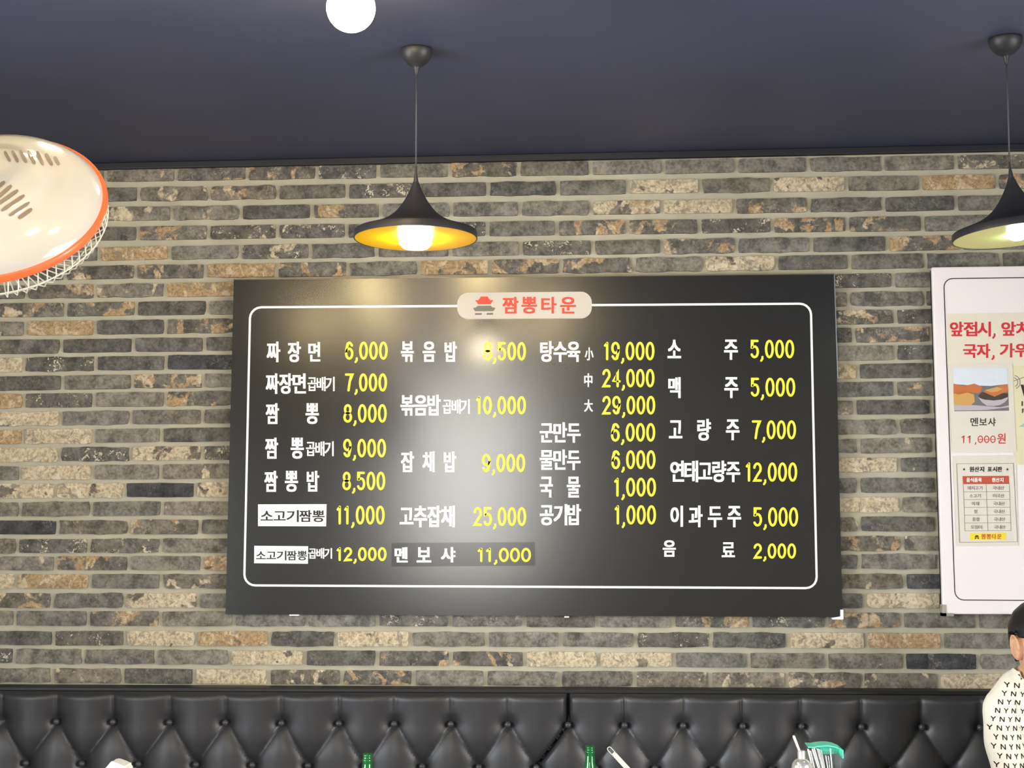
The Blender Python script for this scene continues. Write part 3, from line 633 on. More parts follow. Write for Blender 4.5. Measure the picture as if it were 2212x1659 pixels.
# ================================================================== WHITE BOARD AND ITS SHEETS
def notice_board():
    YF = -.062; S = Sheet(YF)
    tl, bl = at_y(2013, 577, YF), at_y(2037, 1327, YF); xr = tl.x + 1.25
    root = empty('notice_board', (tl.x, YF, bl.z)); bpy.context.view_layer.update()
    tag(root, 'white notice board with thin dark rounded border to the right of the menu board', 'notice board')
    zt, zb = tl.z, bl.z; x0 = (tl.x + bl.x) / 2
    mb = MB(); mb.prism([(bl.x, zb), (xr, zb), (xr, zt), (tl.x, zt)], YF, -.042); mb.build('panel', MT['wboard'], root, bevel=.004)
    mb = MB(); mb.prism([(bl.x + .004, zb + .004), (xr - .004, zb + .004), (xr - .004, zt - .004), (tl.x + .004, zt - .004)], -.042, -.0125); mb.build('backing', MT['wside'], root)
    mb = MB(); S.stroke(mb, rrect(2038.5, 602, 2700, 594, 2720, 1300, 2063, 1296, 19), 2.2, closed=True); mb.build('border_line', MT['lineink'], root, fix=False)
    mb = MB(); a = at_y(2035, 1306, YF); b = at_y(2060, 1331, YF); mb.box((a.x, YF - .003, b.z), (a.x + .012, -.03, a.z)); mb.box((a.x, YF - .003, b.z), (b.x, -.03, b.z + .01)); mb.build('corner_protector', MT['clear'], root)
    # sheets stuck to it are things of their own
    def sheet(name, label, cat, quad, m, lift, th=.0006):
        P = [S.P(*q, lift) for q in quad]; o = empty(name, P[3]); tag(o, label, cat); bpy.context.view_layer.update()
        mb = MB(); mb.prism([(P[i][0], P[i][2]) for i in (3, 2, 1, 0)], P[0][1], P[0][1] + th); mb.build('sheet', m, o); return o
    o = sheet('paper_notice', 'beige paper notice with large red lettering at the top of the white board', 'notice', [(2045, 678), (2420, 672), (2424, 950), (2052, 955)], MT['paper'], .0014)
    mb = MB(); S.text(mb, '앞접시', 2051.6, 695, 2140, 727, 1.0, .7, .0022); S.stroke(mb, [(2148, 722), (2148, 726), (2145, 730)], 4, .0022)
    S.text(mb, '앞치', 2162.5, 695, 2226, 726, 1.0, .7, .0022)
    S.text(mb, '국자', 2080, 742.5, 2139, 773.5, 1.0, .7, .0022); S.stroke(mb, [(2146, 769), (2146, 773), (2143, 776)], 4, .0022)
    S.text(mb, '가위', 2159, 741.5, 2224, 772.5, 1.0, .7, .0022); mb.build('lettering', MT['redink'], o, fix=False)
    o = sheet('network_sheet', 'pale yellow network sheet with signal arcs, right of the laminated food sheet', 'notice', [(2184, 790), (2420, 786), (2424, 1000), (2190, 1004)], MT['paperg'], .0024)
    mb = MB()
    for r in (10, 15): S.stroke(mb, arc(2188, 826, r, r, -75, 62, 12), 1.8, .0032)
    S.stroke(mb, [(2190, 823), (2214, 814)], 1.6, .0032)
    mb.build('signal_arcs', MT['greyink'], o, fix=False)
    mb = MB(); S.text(mb, 'W', 2204, 831, 2240, 862, 1.5, .3, .0032); S.text(mb, 'I', 2206, 867, 2209, 877, 0, 0, .0032); S.text(mb, 'D', 2214, 867, 2223, 877, .3, .2, .0032)
    S.text(mb, 'P', 2207, 883, 2215, 892.5, .3, .2, .0032); S.text(mb, 'W', 2217, 883, 2230, 892.5, .3, .2, .0032); mb.build('lettering', MT['black'], o, fix=False)
    mb = MB(); S.poly(mb, [(2200, 922), (2230, 902), (2260, 924)], .0032); mb.build('printed_triangle', MT['teal'], o, fix=False)
    # laminated food photo
    o = sheet('laminated_food_sheet', 'laminated sheet with food photo and red price, stuck on the white board', 'laminated sheet', [(2046, 787), (2186, 786), (2195, 977), (2056.5, 978)], MT['lamin'], .004)
    L = .0046
    mb = MB(); mats = [MT['photo_grey'], MT['photo_pale'], MT['photo_orange'], MT['photo_tan'], MT['photo_bowl'], MT['photo_dark']]
    Q = lambda x, y: (2090 + x / 13.83, 800 + y / 13.83)
    S.poly(mb, [(2058, 796), (2174.5, 795.5), (2179, 887.5), (2060.5, 888.5)], L, 0)
    S.poly(mb, [(2058, 796), (2174.5, 795.5), (2176.6, 830), (2140, 834), (2100, 833), (2059, 830)], L + .0002, 1)
    S.poly(mb, [(2060.3, 872), (2160, 880), (2178, 876), (2178.6, 880), (2130, 886), (2060.5, 887)], L + .0002, 4)
    S.poly(mb, [(2059, 850), (2080, 846), (2103, 852), (2105, 868), (2096, 876), (2060, 875)], L + .0003, 3)
    S.poly(mb, [(2059, 829), (2082, 834), (2104, 829), (2121, 836), (2119, 846), (2112, 850), (2090, 848), (2070, 853), (2059, 850)], L + .0003, 2)
    S.poly(mb, [Q(*p) for p in [(300, 770), (420, 650), (1195, 690), (1190, 800), (1100, 900), (800, 960), (480, 930)]], L + .0004, 5)
    S.poly(mb, [Q(*p) for p in [(450, 640), (900, 480), (1190, 420), (1210, 620), (1000, 700), (800, 790), (620, 720)]], L + .0006, 2)
    S.poly(mb, [Q(*p) for p in [(500, 600), (860, 500), (1040, 560), (880, 640), (700, 660)]], L + .0007, 3)
    bl_ = [(280, 770), (340, 830), (500, 880), (760, 905), (1000, 880), (1195, 800), (1190, 850), (1100, 960), (960, 1040), (780, 1070), (560, 1060), (420, 960)]
    S.poly(mb, [Q(*p) for p in bl_], L + .0008, 4)
    mb.build('food_photo', mats, o, fix=False)
    mb = MB(); S.text(mb, '멘보샤', 2095.7, 902.4, 2150, 921, .25, .25, L, gap=2.5); mb.build('dish_name', MT['black'], o, fix=False)
    mb = MB()
    for k, (ch, a, b) in enumerate((('1', 2077, 2083), ('1', 2090, 2096))): S.stroke(mb, [(a, 945), (a + 4, 941.5), (a + 4, 957)], 1.9, L)
    S.stroke(mb, [(2107, 956), (2107, 958), (2105.5, 960)], 1.8, L)
    for x in (2117, 2130.5, 2144):
        S.stroke(mb, arc(x, 949, 5, 7, 0, 360, 17)[:-1], 2, L, closed=True); S.stroke(mb, [(x - 5, 950), (x + 5, 949)], 1.4, L)
    S.text(mb, '원', 2153.5, 936.5, 2171.5, 958.5, .3, .3, L); mb.build('price', MT['redink'], o, fix=False)
    # origin sheet
    o = sheet('origin_sheet', 'laminated table sheet with orange header row and yellow strip, low on the white board', 'laminated sheet', [(2058, 985), (2194, 983), (2199, 1178.5), (2066, 1179.5)], MT['lamin'], .0026)
    L = .0034
    sk = lambda y, x: x + (y - 1001) * .0375       # the sheet leans with the verticals
    mb = MB(); S.stroke(mb, [(2066, 1002), (2188.5, 1001), (2197.5, 1170.5), (2072.5, 1171.5)], 1.1, L, closed=True)
    for k in range(7):
        y = 1045.5 + k * 16.9; S.stroke(mb, [(sk(y, 2078.5), y), (sk(y, 2178), y - .5)], .9, L, caps=False)
    for xx in (2078.5, 2128, 2178): S.stroke(mb, [(sk(1045, xx), 1045), (sk(1147, xx), 1147)], .9, L, caps=False)
    mb.build('table_lines', MT['greyink'], o, fix=False)
    mb = MB(); S.text(mb, '★', 2078.5, 1010, 2085.5, 1017, 0, 0, L); S.text(mb, '원산지', 2093.5, 1008, 2125.5, 1019.5, .45, .3, L, gap=1); S.text(mb, '표시판', 2132.5, 1008, 2164, 1019.5, .45, .3, L, gap=1); S.text(mb, '★', 2172, 1010, 2179, 1017, 0, 0, L)
    mb.build('title_lettering', MT['black'], o, fix=False)
    mb = MB(); S.poly(mb, [(2078.7, 1028.5), (2178.7, 1028), (2179.5, 1045), (2079.5, 1045.6)], L); hd = mb.build('header_row', MT['redline'], o, fix=False)
    mb = MB(); S.text(mb, '음식품목', 2087, 1032, 2120, 1041.5, .25, .15, L + .0004, gap=.8); S.text(mb, '원산지', 2142, 1032, 2167, 1041.5, .25, .15, L + .0004, gap=.8); mb.build('lettering', MT['white'], hd, fix=False)
    mb = MB()
    for k, (w, w2) in enumerate((('돼지고기', '국내산'), ('소고기', '미국산'), ('야채', '국내산'), ('쌀', '국내산'), ('홍합', '국내산'), ('오징어', '국내산'))):
        y = 1050 + k * 16.9; h = 8.3; cx = sk(y, 2103.5); wd = 8.2 * len(w)
        S.text(mb, w, cx - wd / 2, y, cx + wd / 2, y + h, .2, .15, L, gap=.6); cx = sk(y, 2154); S.text(mb, w2, cx - 12.4, y, cx + 12.4, y + h, .2, .15, L, gap=.6)
    mb.build('table_lettering', MT['greyink'], o, fix=False)
    mb = MB(); S.poly(mb, [(2094.5, 1152), (2172.5, 1151), (2173, 1165.5), (2095, 1166.5)], L); ys = mb.build('shop_strip', MT['yelink'], o, fix=False)
    mb = MB(); S.text(mb, '짬뽕타운', 2119, 1153.5, 2163, 1164.5, .3, .2, L + .0004, gap=1.5); mb.build('lettering', MT['redline'], ys, fix=False)
    mb = MB(); S.poly(mb, [(2107, 1156.5), (2112, 1156.5), (2114.5, 1160), (2104.5, 1160)], L + .0004); S.poly(mb, [(2105, 1161), (2114, 1161), (2114, 1164), (2111.5, 1164), (2111, 1162.3), (2108, 1162.3), (2107.5, 1164), (2105, 1164)], L + .0004); mb.build('emblem', MT['black'], ys, fix=False)
notice_board()

# ================================================================== PENDANT LAMPS
U = 3.22e-4
def pendant(top, tilt, label, lining, bulb, round_bulb, shade_z):
    root = empty('pendant_lamp', top); tag(root, label, 'pendant lamp', 'black trumpet pendant lamps'); bpy.context.view_layer.update()
    mb = MB(); T = Matrix.Translation(top)
    mb.lathe([(.043, 0), (.0435, -.006), (.042, -.016), (.034, -.030), (.022, -.042), (.009, -.048), (.0075, -.052), (.006, -.060), (.0035, -.072), (.0, -.073)], 40, T)
    mb.build('canopy', MT['lampblack'], root, smooth=True)
    Z = lambda h: shade_z + h * U
    R = Matrix.Translation((top[0], top[1], Z(420))) @ Euler(tilt).to_matrix().to_4x4() @ Matrix.Translation((0, 0, -420 * U))
    # local h=0 at rim top
    mb = MB(); neck = R @ Vector((0, 0, 545 * U)); mb.tube([(top[0], top[1], top[2] - .07), (top[0], top[1], (top[2] + Z(560)) / 2), neck], .0022, 8); mb.build('cord', MT['cord'], root, smooth=True)
    mb = MB(); mb.lathe([(0, 560 * U), (7 * U, 555 * U), (10 * U, 500 * U), (15 * U, 465 * U), (21 * U, 425 * U), (21 * U, 410 * U), (0, 410 * U)], 24, R); mb.build('cord_grip', MT['lampblack'], root, smooth=True, auto=40)
    out = [(0, 421), (26, 420), (30, 405), (42, 370), (58, 335), (76, 300), (95, 265), (119, 228), (148, 190), (184, 152), (234, 113), (298, 78), (372, 48), (450, 22), (500, 6), (509, -2), (511, -58)]
    inn = [(503, -56), (498, -30), (486, -14), (478, -12), (440, 12), (365, 34), (285, 60), (215, 90), (162, 126), (128, 166), (100, 206), (70, 240), (0, 250)]
    mb = MB(); mb.lathe([(r * U, h * U) for r, h in out] + [(503 * U, -58 * U), (502 * U, -40 * U)], 72, R); s = mb.build('shade', MT['lampblack'], root, smooth=True, auto=50)
    mb = MB(); mb.lathe([((r - (.5 if r else 0)) * U, h * U) for r, h in inn], 72, R); mb.build('shade_lining', lining, s, smooth=True, auto=50)
    mb = MB()
    if round_bulb: mb.lathe([(0, 200 * U), (44 * U, 190 * U), (46 * U, 120 * U), (70 * U, 75 * U), (98 * U, 30 * U), (104 * U, -5 * U), (96 * U, -45 * U), (70 * U, -78 * U), (36 * U, -96 * U), (0, -101 * U)], 32, R)
    else: mb.lathe([(0, 200 * U), (60 * U, 190 * U), (75 * U, 140 * U), (120 * U, 110 * U), (138 * U, 70 * U), (141 * U, -40 * U), (134 * U, -100 * U), (104 * U, -134 * U), (0, -142 * U)], 32, R)
    mb.build('bulb', bulb, root, smooth=True)
    return root
ptL = at_z(900, 107.5, CEIL); ptR = at_z(2171.5, 83.5, CEIL)
def rim_z(px, py, y): return at_y(px, py, y).z
pendant(ptL, (0, 0, 0), 'black trumpet pendant lamp with gold lining and warm bulb above the menu board', MT['lampgold'], MT['bulbwarm'], False, rim_z(899, 501, ptL.y))
pendant(ptR, (0, math.radians(-4.0), 0), 'black trumpet pendant lamp with cool white bulb above the white notice board', MT['lamplime'], MT['bulbcool'], True, rim_z(2177, 494, ptR.y))

# ================================================================== GLOBE LAMPS
def globe(cx, cy, label, r=.056):
    root = empty('globe_lamp', (cx, cy, CEIL)); tag(root, label, 'ceiling lamp', 'warm globe lamps on the ceiling'); bpy.context.view_layer.update()
    mb = MB(); T = Matrix.Translation((cx, cy, CEIL)); mb.lathe([(.045, 0), (.045, -.012), (.024, -.02), (.022, -.06), (0, -.06)], 28, T); mb.build('socket', MT['lampblack'], root, smooth=True, auto=40)
    mb = MB(); mb.ball((cx, cy, CEIL - .052 - r), r, 32, 20); mb.build('bulb', MT['globe'], root, smooth=True); return root
zg = CEIL - .108
for px, py, lb in ((758, 17, 'glowing warm globe lamp on the dark ceiling at the top edge of the view'), (165, -62, 'warm globe lamp on the ceiling just above the view, over the fan')):
    p = at_z(px, py, zg); globe(p.x, p.y, lb)
XF = at_y(1322, 900, 0).x
for spx, y in ((680, -3.0), (832, -2.9), (1040, -3.0), (1192, -2.95)):   # further globes over the aisle
    k = (DIST - y); x = (spx - 1322) / FPX * k + XF * 0
    globe(x, y, 'warm globe lamp on the ceiling over the aisle, outside the view')

# ================================================================== FAN
def fan():
    R0 = .20; c = at_d(-15, 448, 2.8); v = (c - CAMLOC).normalized()
    m = RIGHT * .27 - UP * .963; m = (m - v * m.dot(v)).normalized()
    th = math.acos(136 / 222); n = (v * math.cos(th) + m * math.sin(th)).normalized()   # blowing direction
    ax = n.orthogonal().normalized(); ay = n.cross(ax)
    T = Matrix(((ax.x, ay.x, n.x, c.x), (ax.y, ay.y, n.y, c.y), (ax.z, ay.z, n.z, c.z), (0, 0, 0, 1)))
    root = empty('ceiling_fan', c); bpy.context.view_layer.update()
    tag(root, 'white fan with orange rim and wire guard hanging at the left edge', 'fan')
    mb = MB(); mb.lathe([(.197, 0), (.196, -.006), (.190, -.018), (.176, -.032), (.152, -.045), (.124, -.054), (.104, -.058), (.101, -.062), (.078, -.068), (.04, -.072), (0, -.073)], 96, T)
    mb.f = [f for f in mb.f if len(f) == 4]; mb.m = [0] * len(mb.f)
    h = mb.build('rear_housing', MT['fanwhite'], root, smooth=True, auto=55)
    bv = BVHTree.FromPolygons([Vector(p) for p in mb.v], mb.f)
    mb = MB(); pr = [(.194, -.006), (.202, -.007), (.204, -.002), (.204, .005), (.200, .008), (.194, .007), (.194, -.006)]
    mb.lathe(pr, 120, T); mb.f = [f for f in mb.f if len(f) == 4]; mb.m = [0] * len(mb.f); mb.build('rim', MT['fanorange'], root, smooth=True, auto=35)
    # vent slots where the photo shows them
    mb = MB()
    def hit(px, py):
        d = ray(px, py).normalized(); q, nn, i, dist = bv.ray_cast(CAMLOC, d)
        if q is None: return None
        if nn.dot(d) > 0: nn = -nn
        return q + nn * .0012
    Z = lambda x, y: (x / 4.878, 280 + y / 4.878)
    slots = [((55, 245), (100, 330), 34), ((135, 240), (185, 335), 34), ((218, 235), (272, 340), 34), ((305, 238), (362, 355), 34), ((395, 245), (450, 365), 34), ((488, 268), (545, 370), 34), ((580, 300), (615, 365), 34),
             ((-60, 640), (40, 560), 38), ((-40, 730), (110, 600), 38), ((-25, 790), (178, 648), 38), ((28, 850), (245, 702), 38), ((110, 900), (298, 775), 38), ((205, 930), (325, 845), 38)]
    for (a, b, w) in slots:
        a, b = np.array(a, float), np.array(b, float); t = (b - a) / np.hypot(*(b - a)); nn = np.array([-t[1], t[0]]); ring = []
        for s, p in ((-1, a), (1, b)):
            for g in np.linspace(-90, 90, 7): ring.append(p + s * (t * math.cos(math.radians(g)) * w * .45 + nn * math.sin(math.radians(g)) * w * .5))
        cen = [(a + (b - a) * k / 4) for k in range(5)]
        # strip along the slot so it follows the curved shell
        L = [a - t * w * .4 + (b - a + t * w * .8) * k / 6 for k in range(7)]
        V = []; ok = True
        for k, p in enumerate(L):
            hw = w * .5 * (0.55 if k in (0, 6) else 1)
            for sgn in (-1, 1):
                q = hit(*Z(*(p + nn * hw * sgn))); ok &= q is not None; V.append(q)
        if ok: mb.add(V, [(2 * k, 2 * k + 1, 2 * k + 3, 2 * k + 2) for k in range(6)])
    mb.build('vent_slots', MT['fanvent'], h, fix=False)
    # wire guard: radial wires and hoops
    mb = MB(); prof = [(.198, .008), (.2, .03), (.19, .052), (.165, .066), (.12, .076), (.06, .08), (.03, .08)]
    for k in range(72):
        a = 2 * math.pi * k / 72; s = .14
        mb.tube([T @ Vector((r * math.cos(a + s * i / 6), r * math.sin(a + s * i / 6), z)) for i, (r, z) in enumerate(prof)], .0013, 5)
    for r, z in ((.199, .034), (.165, .066), (.12, .076), (.06, .08)):
        mb.tube([T @ Vector((r * math.cos(a), r * math.sin(a), z)) for a in np.linspace(0, 2 * math.pi, 64, endpoint=False)], .0015, 5, closed=True)
    mb.lathe([(.034, .077), (.034, .083), (0, .084)], 24, T); mb.build('wire_guard', MT['wire'], root, smooth=True)
    for k in range(3):
        mb = MB(); V = []
        for i in range(7):
            r = .03 + .135 * i / 6; w = .03 + .09 * math.sin(math.pi * (i + .5) / 7)
            for s in (-1, 0, 1):
                a = 2 * math.pi * k / 3 + s * w / max(r, .05) * .5; V.append(T @ Vector((r * math.cos(a), r * math.sin(a), .022 + s * .014)))
        mb.add(V, [(i * 3 + j, i * 3 + j + 1, i * 3 + j + 4, i * 3 + j + 3) for i in range(6) for j in range(2)]); b = mb.build('blade', MT['fanblade'], root, smooth=True, fix=False)
        md = b.modifiers.new('solid', 'SOLIDIFY'); md.thickness = .002
    mb = MB(); mb.lathe([(.034, .0), (.034, .04), (.02, .05), (0, .052)], 24, T); mb.lathe([(0, -.06), (.06, -.06), (.06, -.03), (.012, -.03), (.012, .0), (0, 0)], 24, T); mb.build('motor', MT['fanblade'], root, smooth=True, auto=40)
    ap = T @ Vector((0, 0, -.068)); k1 = T @ Vector((0, 0, -.17))
    mb = MB(); mb.tube([ap, k1, k1 + Vector((0, 0, .04)) - n * .02, Vector((k1.x - n.x * .02, k1.y - n.y * .02, CEIL - .03))], .014, 14)
    mb.lathe([(.06, 0), (.06, -.02), (.02, -.035), (0, -.035)], 28, Matrix.Translation((k1.x - n.x * .02, k1.y - n.y * .02, CEIL))); mb.build('hanger_pole', MT['fanwhite'], root, smooth=True, auto=40)
fan()

# ================================================================== TABLES (below the view) AND WHAT STANDS ON THEM
TZ = .74; cx0 = ptL.x
def table(cx, label):
    root = empty('dining_table', (cx, -.97, 0)); tag(root, label, 'table', 'dining tables along the bench'); bpy.context.view_layer.update()
    w = .685
    mb = MB(); mb.box((cx - w, -1.34, TZ - .03), (cx + w, -.62, TZ)); mb.build('tabletop', MT['wood'], root, bevel=.004)
    for sx in (-1, 1):
        for yy in (-1.27, -.69):
            mb = MB(); mb.box((cx + sx * (w - .08) - .02, yy - .02, 0), (cx + sx * (w - .08) + .02, yy + .02, TZ - .03)); mb.build('leg', MT['iron'], root)
DX = ptR.x - ptL.x
table(cx0 - DX + .06, 'wooden dining table at the left with the napkin box on it'); table(cx0, 'wooden dining table with two green bottles on it'); table(cx0 + DX, 'wooden dining table with the teal lidded case on it')

def on_plane_top(px, py, ztop):           # point at height ztop seen at pixel
    return at_z(px, py, ztop)
def bottle(px, py, label):
    H = .215; p = on_plane_top(px, py, TZ + H)
    root = empty('glass_bottle', (p.x, p.y, TZ)); tag(root, label, 'bottle', 'green bottles on the table'); bpy.context.view_layer.update(); T = Matrix.Translation((p.x, p.y, TZ))
    o = [(0, .003), (.028, 0), (.0325, .006), (.0328, .09), (.0315, .105), (.026, .125), (.019, .145), (.0150, .165), (.0134, .186), (.0132, .192), (.0145, .194), (.0146, .199), (.0128, .201), (.0128, .206), (.0132, .209), (.0126, .2150)]
    i = [(.0098, .2150), (.0095, .19), (.012, .165), (.016, .145), (.0235, .124), (.029, .104), (.030, .09), (.030, .01), (0, .008)]
    mb = MB(); mb.lathe(o + i, 40, T); mb.build('glass_body', MT['bottle'], root, smooth=True)
    mb = MB(); mb.lathe([(.0333, .03), (.0333, .085)], 40, T); mb.f = [f for f in mb.f if len(f) == 4]; mb.m = [0] * len(mb.f); mb.build('paper_label', MT['paper'], root, smooth=True, fix=False)
bottle(794, 1627.5, 'green glass bottle neck below the middle of the menu board, the left of two')
bottle(1274.5, 1610.5, 'green glass bottle neck beside the steel ladle, the right of two')

def ladle():
    Y = -.95
    t = at_y(1316.5, 1618, Y); e = at_y(1359, 1664, Y); d = (e - t).normalized()
    nrm = Vector((0, -1, .25)); nrm = (nrm - d * nrm.dot(d)).normalized(); s = d.cross(nrm)
    root = empty('ladle', t); tag(root, 'steel ladle handle with slot hole leaning beside the right green bottle', 'ladle'); bpy.context.view_layer.update()
    k = (t - CAMLOC).length / FPX; w = 4.9 * k; th = .0012
    mb = MB()   # flat handle with a slotted end, built as frame around the slot
    def bar(u0, u1, a0, a1):
        vs = []
        for q in (-th, th):
            for u, a in ((u0, a0), (u1, a0), (u1, a1), (u0, a1)): vs.append(t + d * u + s * a + nrm * q)
        mb.add(vs, [(0, 1, 2, 3), (7, 6, 5, 4), (0, 4, 5, 1), (1, 5, 6, 2), (2, 6, 7, 3), (3, 7, 4, 0)])
    ln = (t.z - TZ - .022) / -d.z; sl = 11 * k
    bar(0, sl + w, -w, -w * .7); bar(0, sl + w, w * .7, w); bar(sl, ln, -w, w)
    ringpts = arc(0, 0, 1, 1, 90, 270, 11)
    for i in range(10):
        vs = []
        for q in (-th, th):
            for rr_ in (w, w * .7):
                for j in (i, i + 1): vs.append(t + d * (ringpts[j][0] * rr_) + s * (ringpts[j][1] * rr_) + nrm * q)
        mb.add(vs, [(0, 1, 3, 2), (4, 6, 7, 5), (0, 4, 5, 1), (2, 3, 7, 6)])
    mb.build('handle', MT['satin'], root)
    e2 = t + d * ln; mb = MB(); mb.lathe([(.0, -.018), (.02, -.014), (.032, .0), (.034, .006), (.032, .005), (.02, -.011), (0, -.015)], 28, Matrix.Translation((e2.x + .026, e2.y, TZ + .02))); mb.build('ladle_cup', MT['steel'], root, smooth=True)
ladle()

def napkins():
    p = at_y(258, 1668, -.80); root = empty('napkin_box', (p.x, -.80, TZ)); tag(root, 'dark napkin box on the left table below the view', 'napkin box'); bpy.context.view_layer.update()
    zt = at_y(258, 1664, -.80).z - .006
    mb = MB(); mb.box((p.x - .05, -.87, TZ), (p.x + .05, -.73, zt)); mb.build('box_body', MT['napbox'], root, bevel=.006)
    # folded sheet rising in an arch
    o = empty('paper_napkin', (p.x, -.80, zt)); tag(o, 'white paper napkin sticking up in a fold at the lower left', 'napkin'); bpy.context.view_layer.update()
    Zp = lambda x, y: (210 + x / 22.12, 1600 + y / 22.12)
    outer = [(640, 1700), (560, 1240), (650, 1150), (760, 1010), (850, 910), (960, 930), (1100, 985), (1250, 1040), (1340, 1090), (1440, 1120), (1460, 1230), (1510, 1260), (1540, 1500), (1560, 1700)]
    inner = [(740, 1700), (790, 1380), (820, 1300), (870, 1265), (920, 1230), (950, 1222), (985, 1235), (1005, 1258), (1018, 1280), (1025, 1300), (1040, 1360), (1055, 1420), (1060, 1500), (1065, 1700)]
    mb = MB(); V = []
    for yy, sh in ((-.83, 0), (-.815, 3), (-.79, -2), (-.77, 2)):
        for a in outer: q = at_y(*Zp(a[0] + sh * 6, a[1] + sh * 4), -.80); V.append((q.x, yy, q.z))
        for a in inner: q = at_y(*Zp(a[0] + sh * 6, a[1] + sh * 4), -.80); V.append((q.x, yy, q.z))
    n = len(outer); F = []
    for i in range(n - 1):
        F.append((i, i + 1, n + i + 1, n + i)); b = 3 * 2 * n; F.append((b + i, b + n + i, b + n + i + 1, b + i + 1))
        for L in range(3):
            a = L * 2 * n; c = a + 2 * n; F.append((a + i + 1, a + i, c + i, c + i + 1)); F.append((a + n + i, a + n + i + 1, c + n + i + 1, c + n + i))
    mb.add(V, F); mb.build('folded_sheet', MT['napkin'], o)
napkins()

def utensil_case():
    Y = -.86; k = (at_y(1780, 1620, Y) - CAMLOC).length / FPX
    c = at_y(1778, 1640, Y); zt = at_y(1778, 1604, Y).z; hw = 33 * k
    root = empty('utensil_case', (c.x, Y, TZ)); tag(root, 'clear plastic utensil case with teal lid below the white board corner', 'utensil case'); bpy.context.view_layer.update()
    xl, xr = at_y(1746, 1640, Y).x, at_y(1810, 1640, Y).x
    zl = at_y(1812, 1628, Y).z
    mb = MB()   # open box body with thin walls
    y0, y1 = Y - .05, Y + .05; t = .0018
    for a, b in (((xl, y0, TZ), (xr, y1, TZ + .003)), ((xl, y0, TZ), (xl + t, y1, zl - .02)), ((xr - t, y0, TZ), (xr, y1, zl)), ((xl, y1 - t, TZ), (xr, y1, zl)), ((xl, y0, TZ), (xr, y0 + t, zl - .055))): mb.box(a, b)
    mb.build('case_body', MT['clearp'], root)
    # lid: arched hood open to the front
    S = Sheet(Y + .045); mb = MB()
    pts = [(1739, 1604.8), (1752, 1605.2), (1762, 1603.2), (1775, 1602), (1785, 1602.2), (1797, 1604.5), (1809, 1609.5), (1810, 1627), (1800, 1628.8), (1780, 1630), (1760, 1616), (1744, 1614), (1742, 1610)]
    P = [S.P(*q) for q in pts]; mb.prism([(q[0], q[2]) for q in P[::-1]], Y + .049, Y + .053)
    top = P[:7]; V = [(q[0], yy, q[2] + dz) for yy, dz in ((Y + .05, 0), (Y - .015, -.002)) for q in top]; n = len(top)
    V2 = [(x, y, z - .0025) for x, y, z in V]
    mb.add(V + V2, [(i, i + 1, n + i + 1, n + i) for i in range(n - 1)] + [(2 * n + n + i, 2 * n + n + i + 1, 2 * n + i + 1, 2 * n + i) for i in range(n - 1)] + [(n + i, n + i + 1, 3 * n + i + 1, 3 * n + i) for i in range(n - 1)])
    q = P[6]; mb.box((q[0] - .002, Y - .05, P[7][2]), (q[0] + .001, Y + .05, q[2])); mb.build('lid', MT['tealp'], root)
    # utensils standing in the case
    Z = lambda x, y: (1690 + x / 14.747, 1580 + y / 14.747)
    spec = [((880, 590), (1010, 1165), 58, 's'), ((950, 540), (1140, 1165), 50, 'c'), ((1005, 510), (1200, 1165), 40, 'c'), ((1105, 500), (1290, 1165), 70, 's'), ((1235, 560), (1370, 1165), 40, 'c'),
            ((1380, 760), (1455, 1165), 30, 'c'), ((1455, 750), (1520, 1165), 26, 'c'), ((1525, 520), (1605, 1165), 42, 's'), ((810, 545), (930, 1000), 60, 'c'), ((1170, 530), (1330, 1165), 34, 'c')]
    nm = {'s': ('spoon', 'steel spoon handle in the teal lidded case, '), 'c': ('chopstick', 'steel chopstick in the teal lidded case, ')}
    where = ['leftmost broad handle', 'second from its left side', 'third from its left side', 'broad handle in its middle', 'just right of the middle broad handle', 'short one right of middle', 'thin one beside the right spoon', 'the one nearest its right wall', 'rear one at its left edge', 'rear one in its middle']
    for i, (a, b, w, kd) in enumerate(spec):
        yy = Y - .035 + .011 * (i % 5); A = at_y(*Z(*a), yy); Bq = at_y(*Z(*b), yy); d = (Bq - A).normalized(); L = min(.22, (A.z - TZ - .006) / max(.3, -d.z)); E_ = A + d * L
        E_.x = min(max(E_.x, xl + .008), xr - .008)
        o = empty(nm[kd][0], E_); tag(o, nm[kd][1] + where[i], nm[kd][0], 'utensils in the case'); bpy.context.view_layer.update()
        r = w / 14.747 * k / 2 * 1.05; mb = MB(); mb.tube([A, A + (E_ - A) * .02, A + (E_ - A) * .5, E_], [r * .7, r, r * .85, r * .55], 10); mb.build('handle', MT['satin'] if i % 3 else MT['steel'], o, smooth=True)
    # small steel pot with a spoon stick in front
    yp = Y - .12; kp = (at_y(1740, 1650, yp) - CAMLOC).length / FPX
    ct = at_y(1726, 1637, yp); R = 22 * kp; tilt = Matrix.Translation((ct.x + .006, yp, ct.z)) @ Euler((0, 0, 0)).to_matrix().to_4x4()
    o = empty('condiment_pot', (ct.x + .006, yp, TZ)); tag(o, 'round shiny steel condiment pot in front of the teal lidded case', 'pot'); bpy.context.view_layer.update()
    zt = ct.z; R = 20.5 * kp; zc = zt - 19.5 * kp; T = Matrix.Translation((ct.x + .006, yp, 0))
    mb = MB(); mb.lathe([(0, TZ + .002), (R * .9, TZ), (R * 1.02, TZ + .02), (R * 1.02, zc - .012), (R * 1.08, zc - .004), (0, zc - .003)], 40, T); mb.build('pot_body', MT['steel'], o, smooth=True, auto=40)
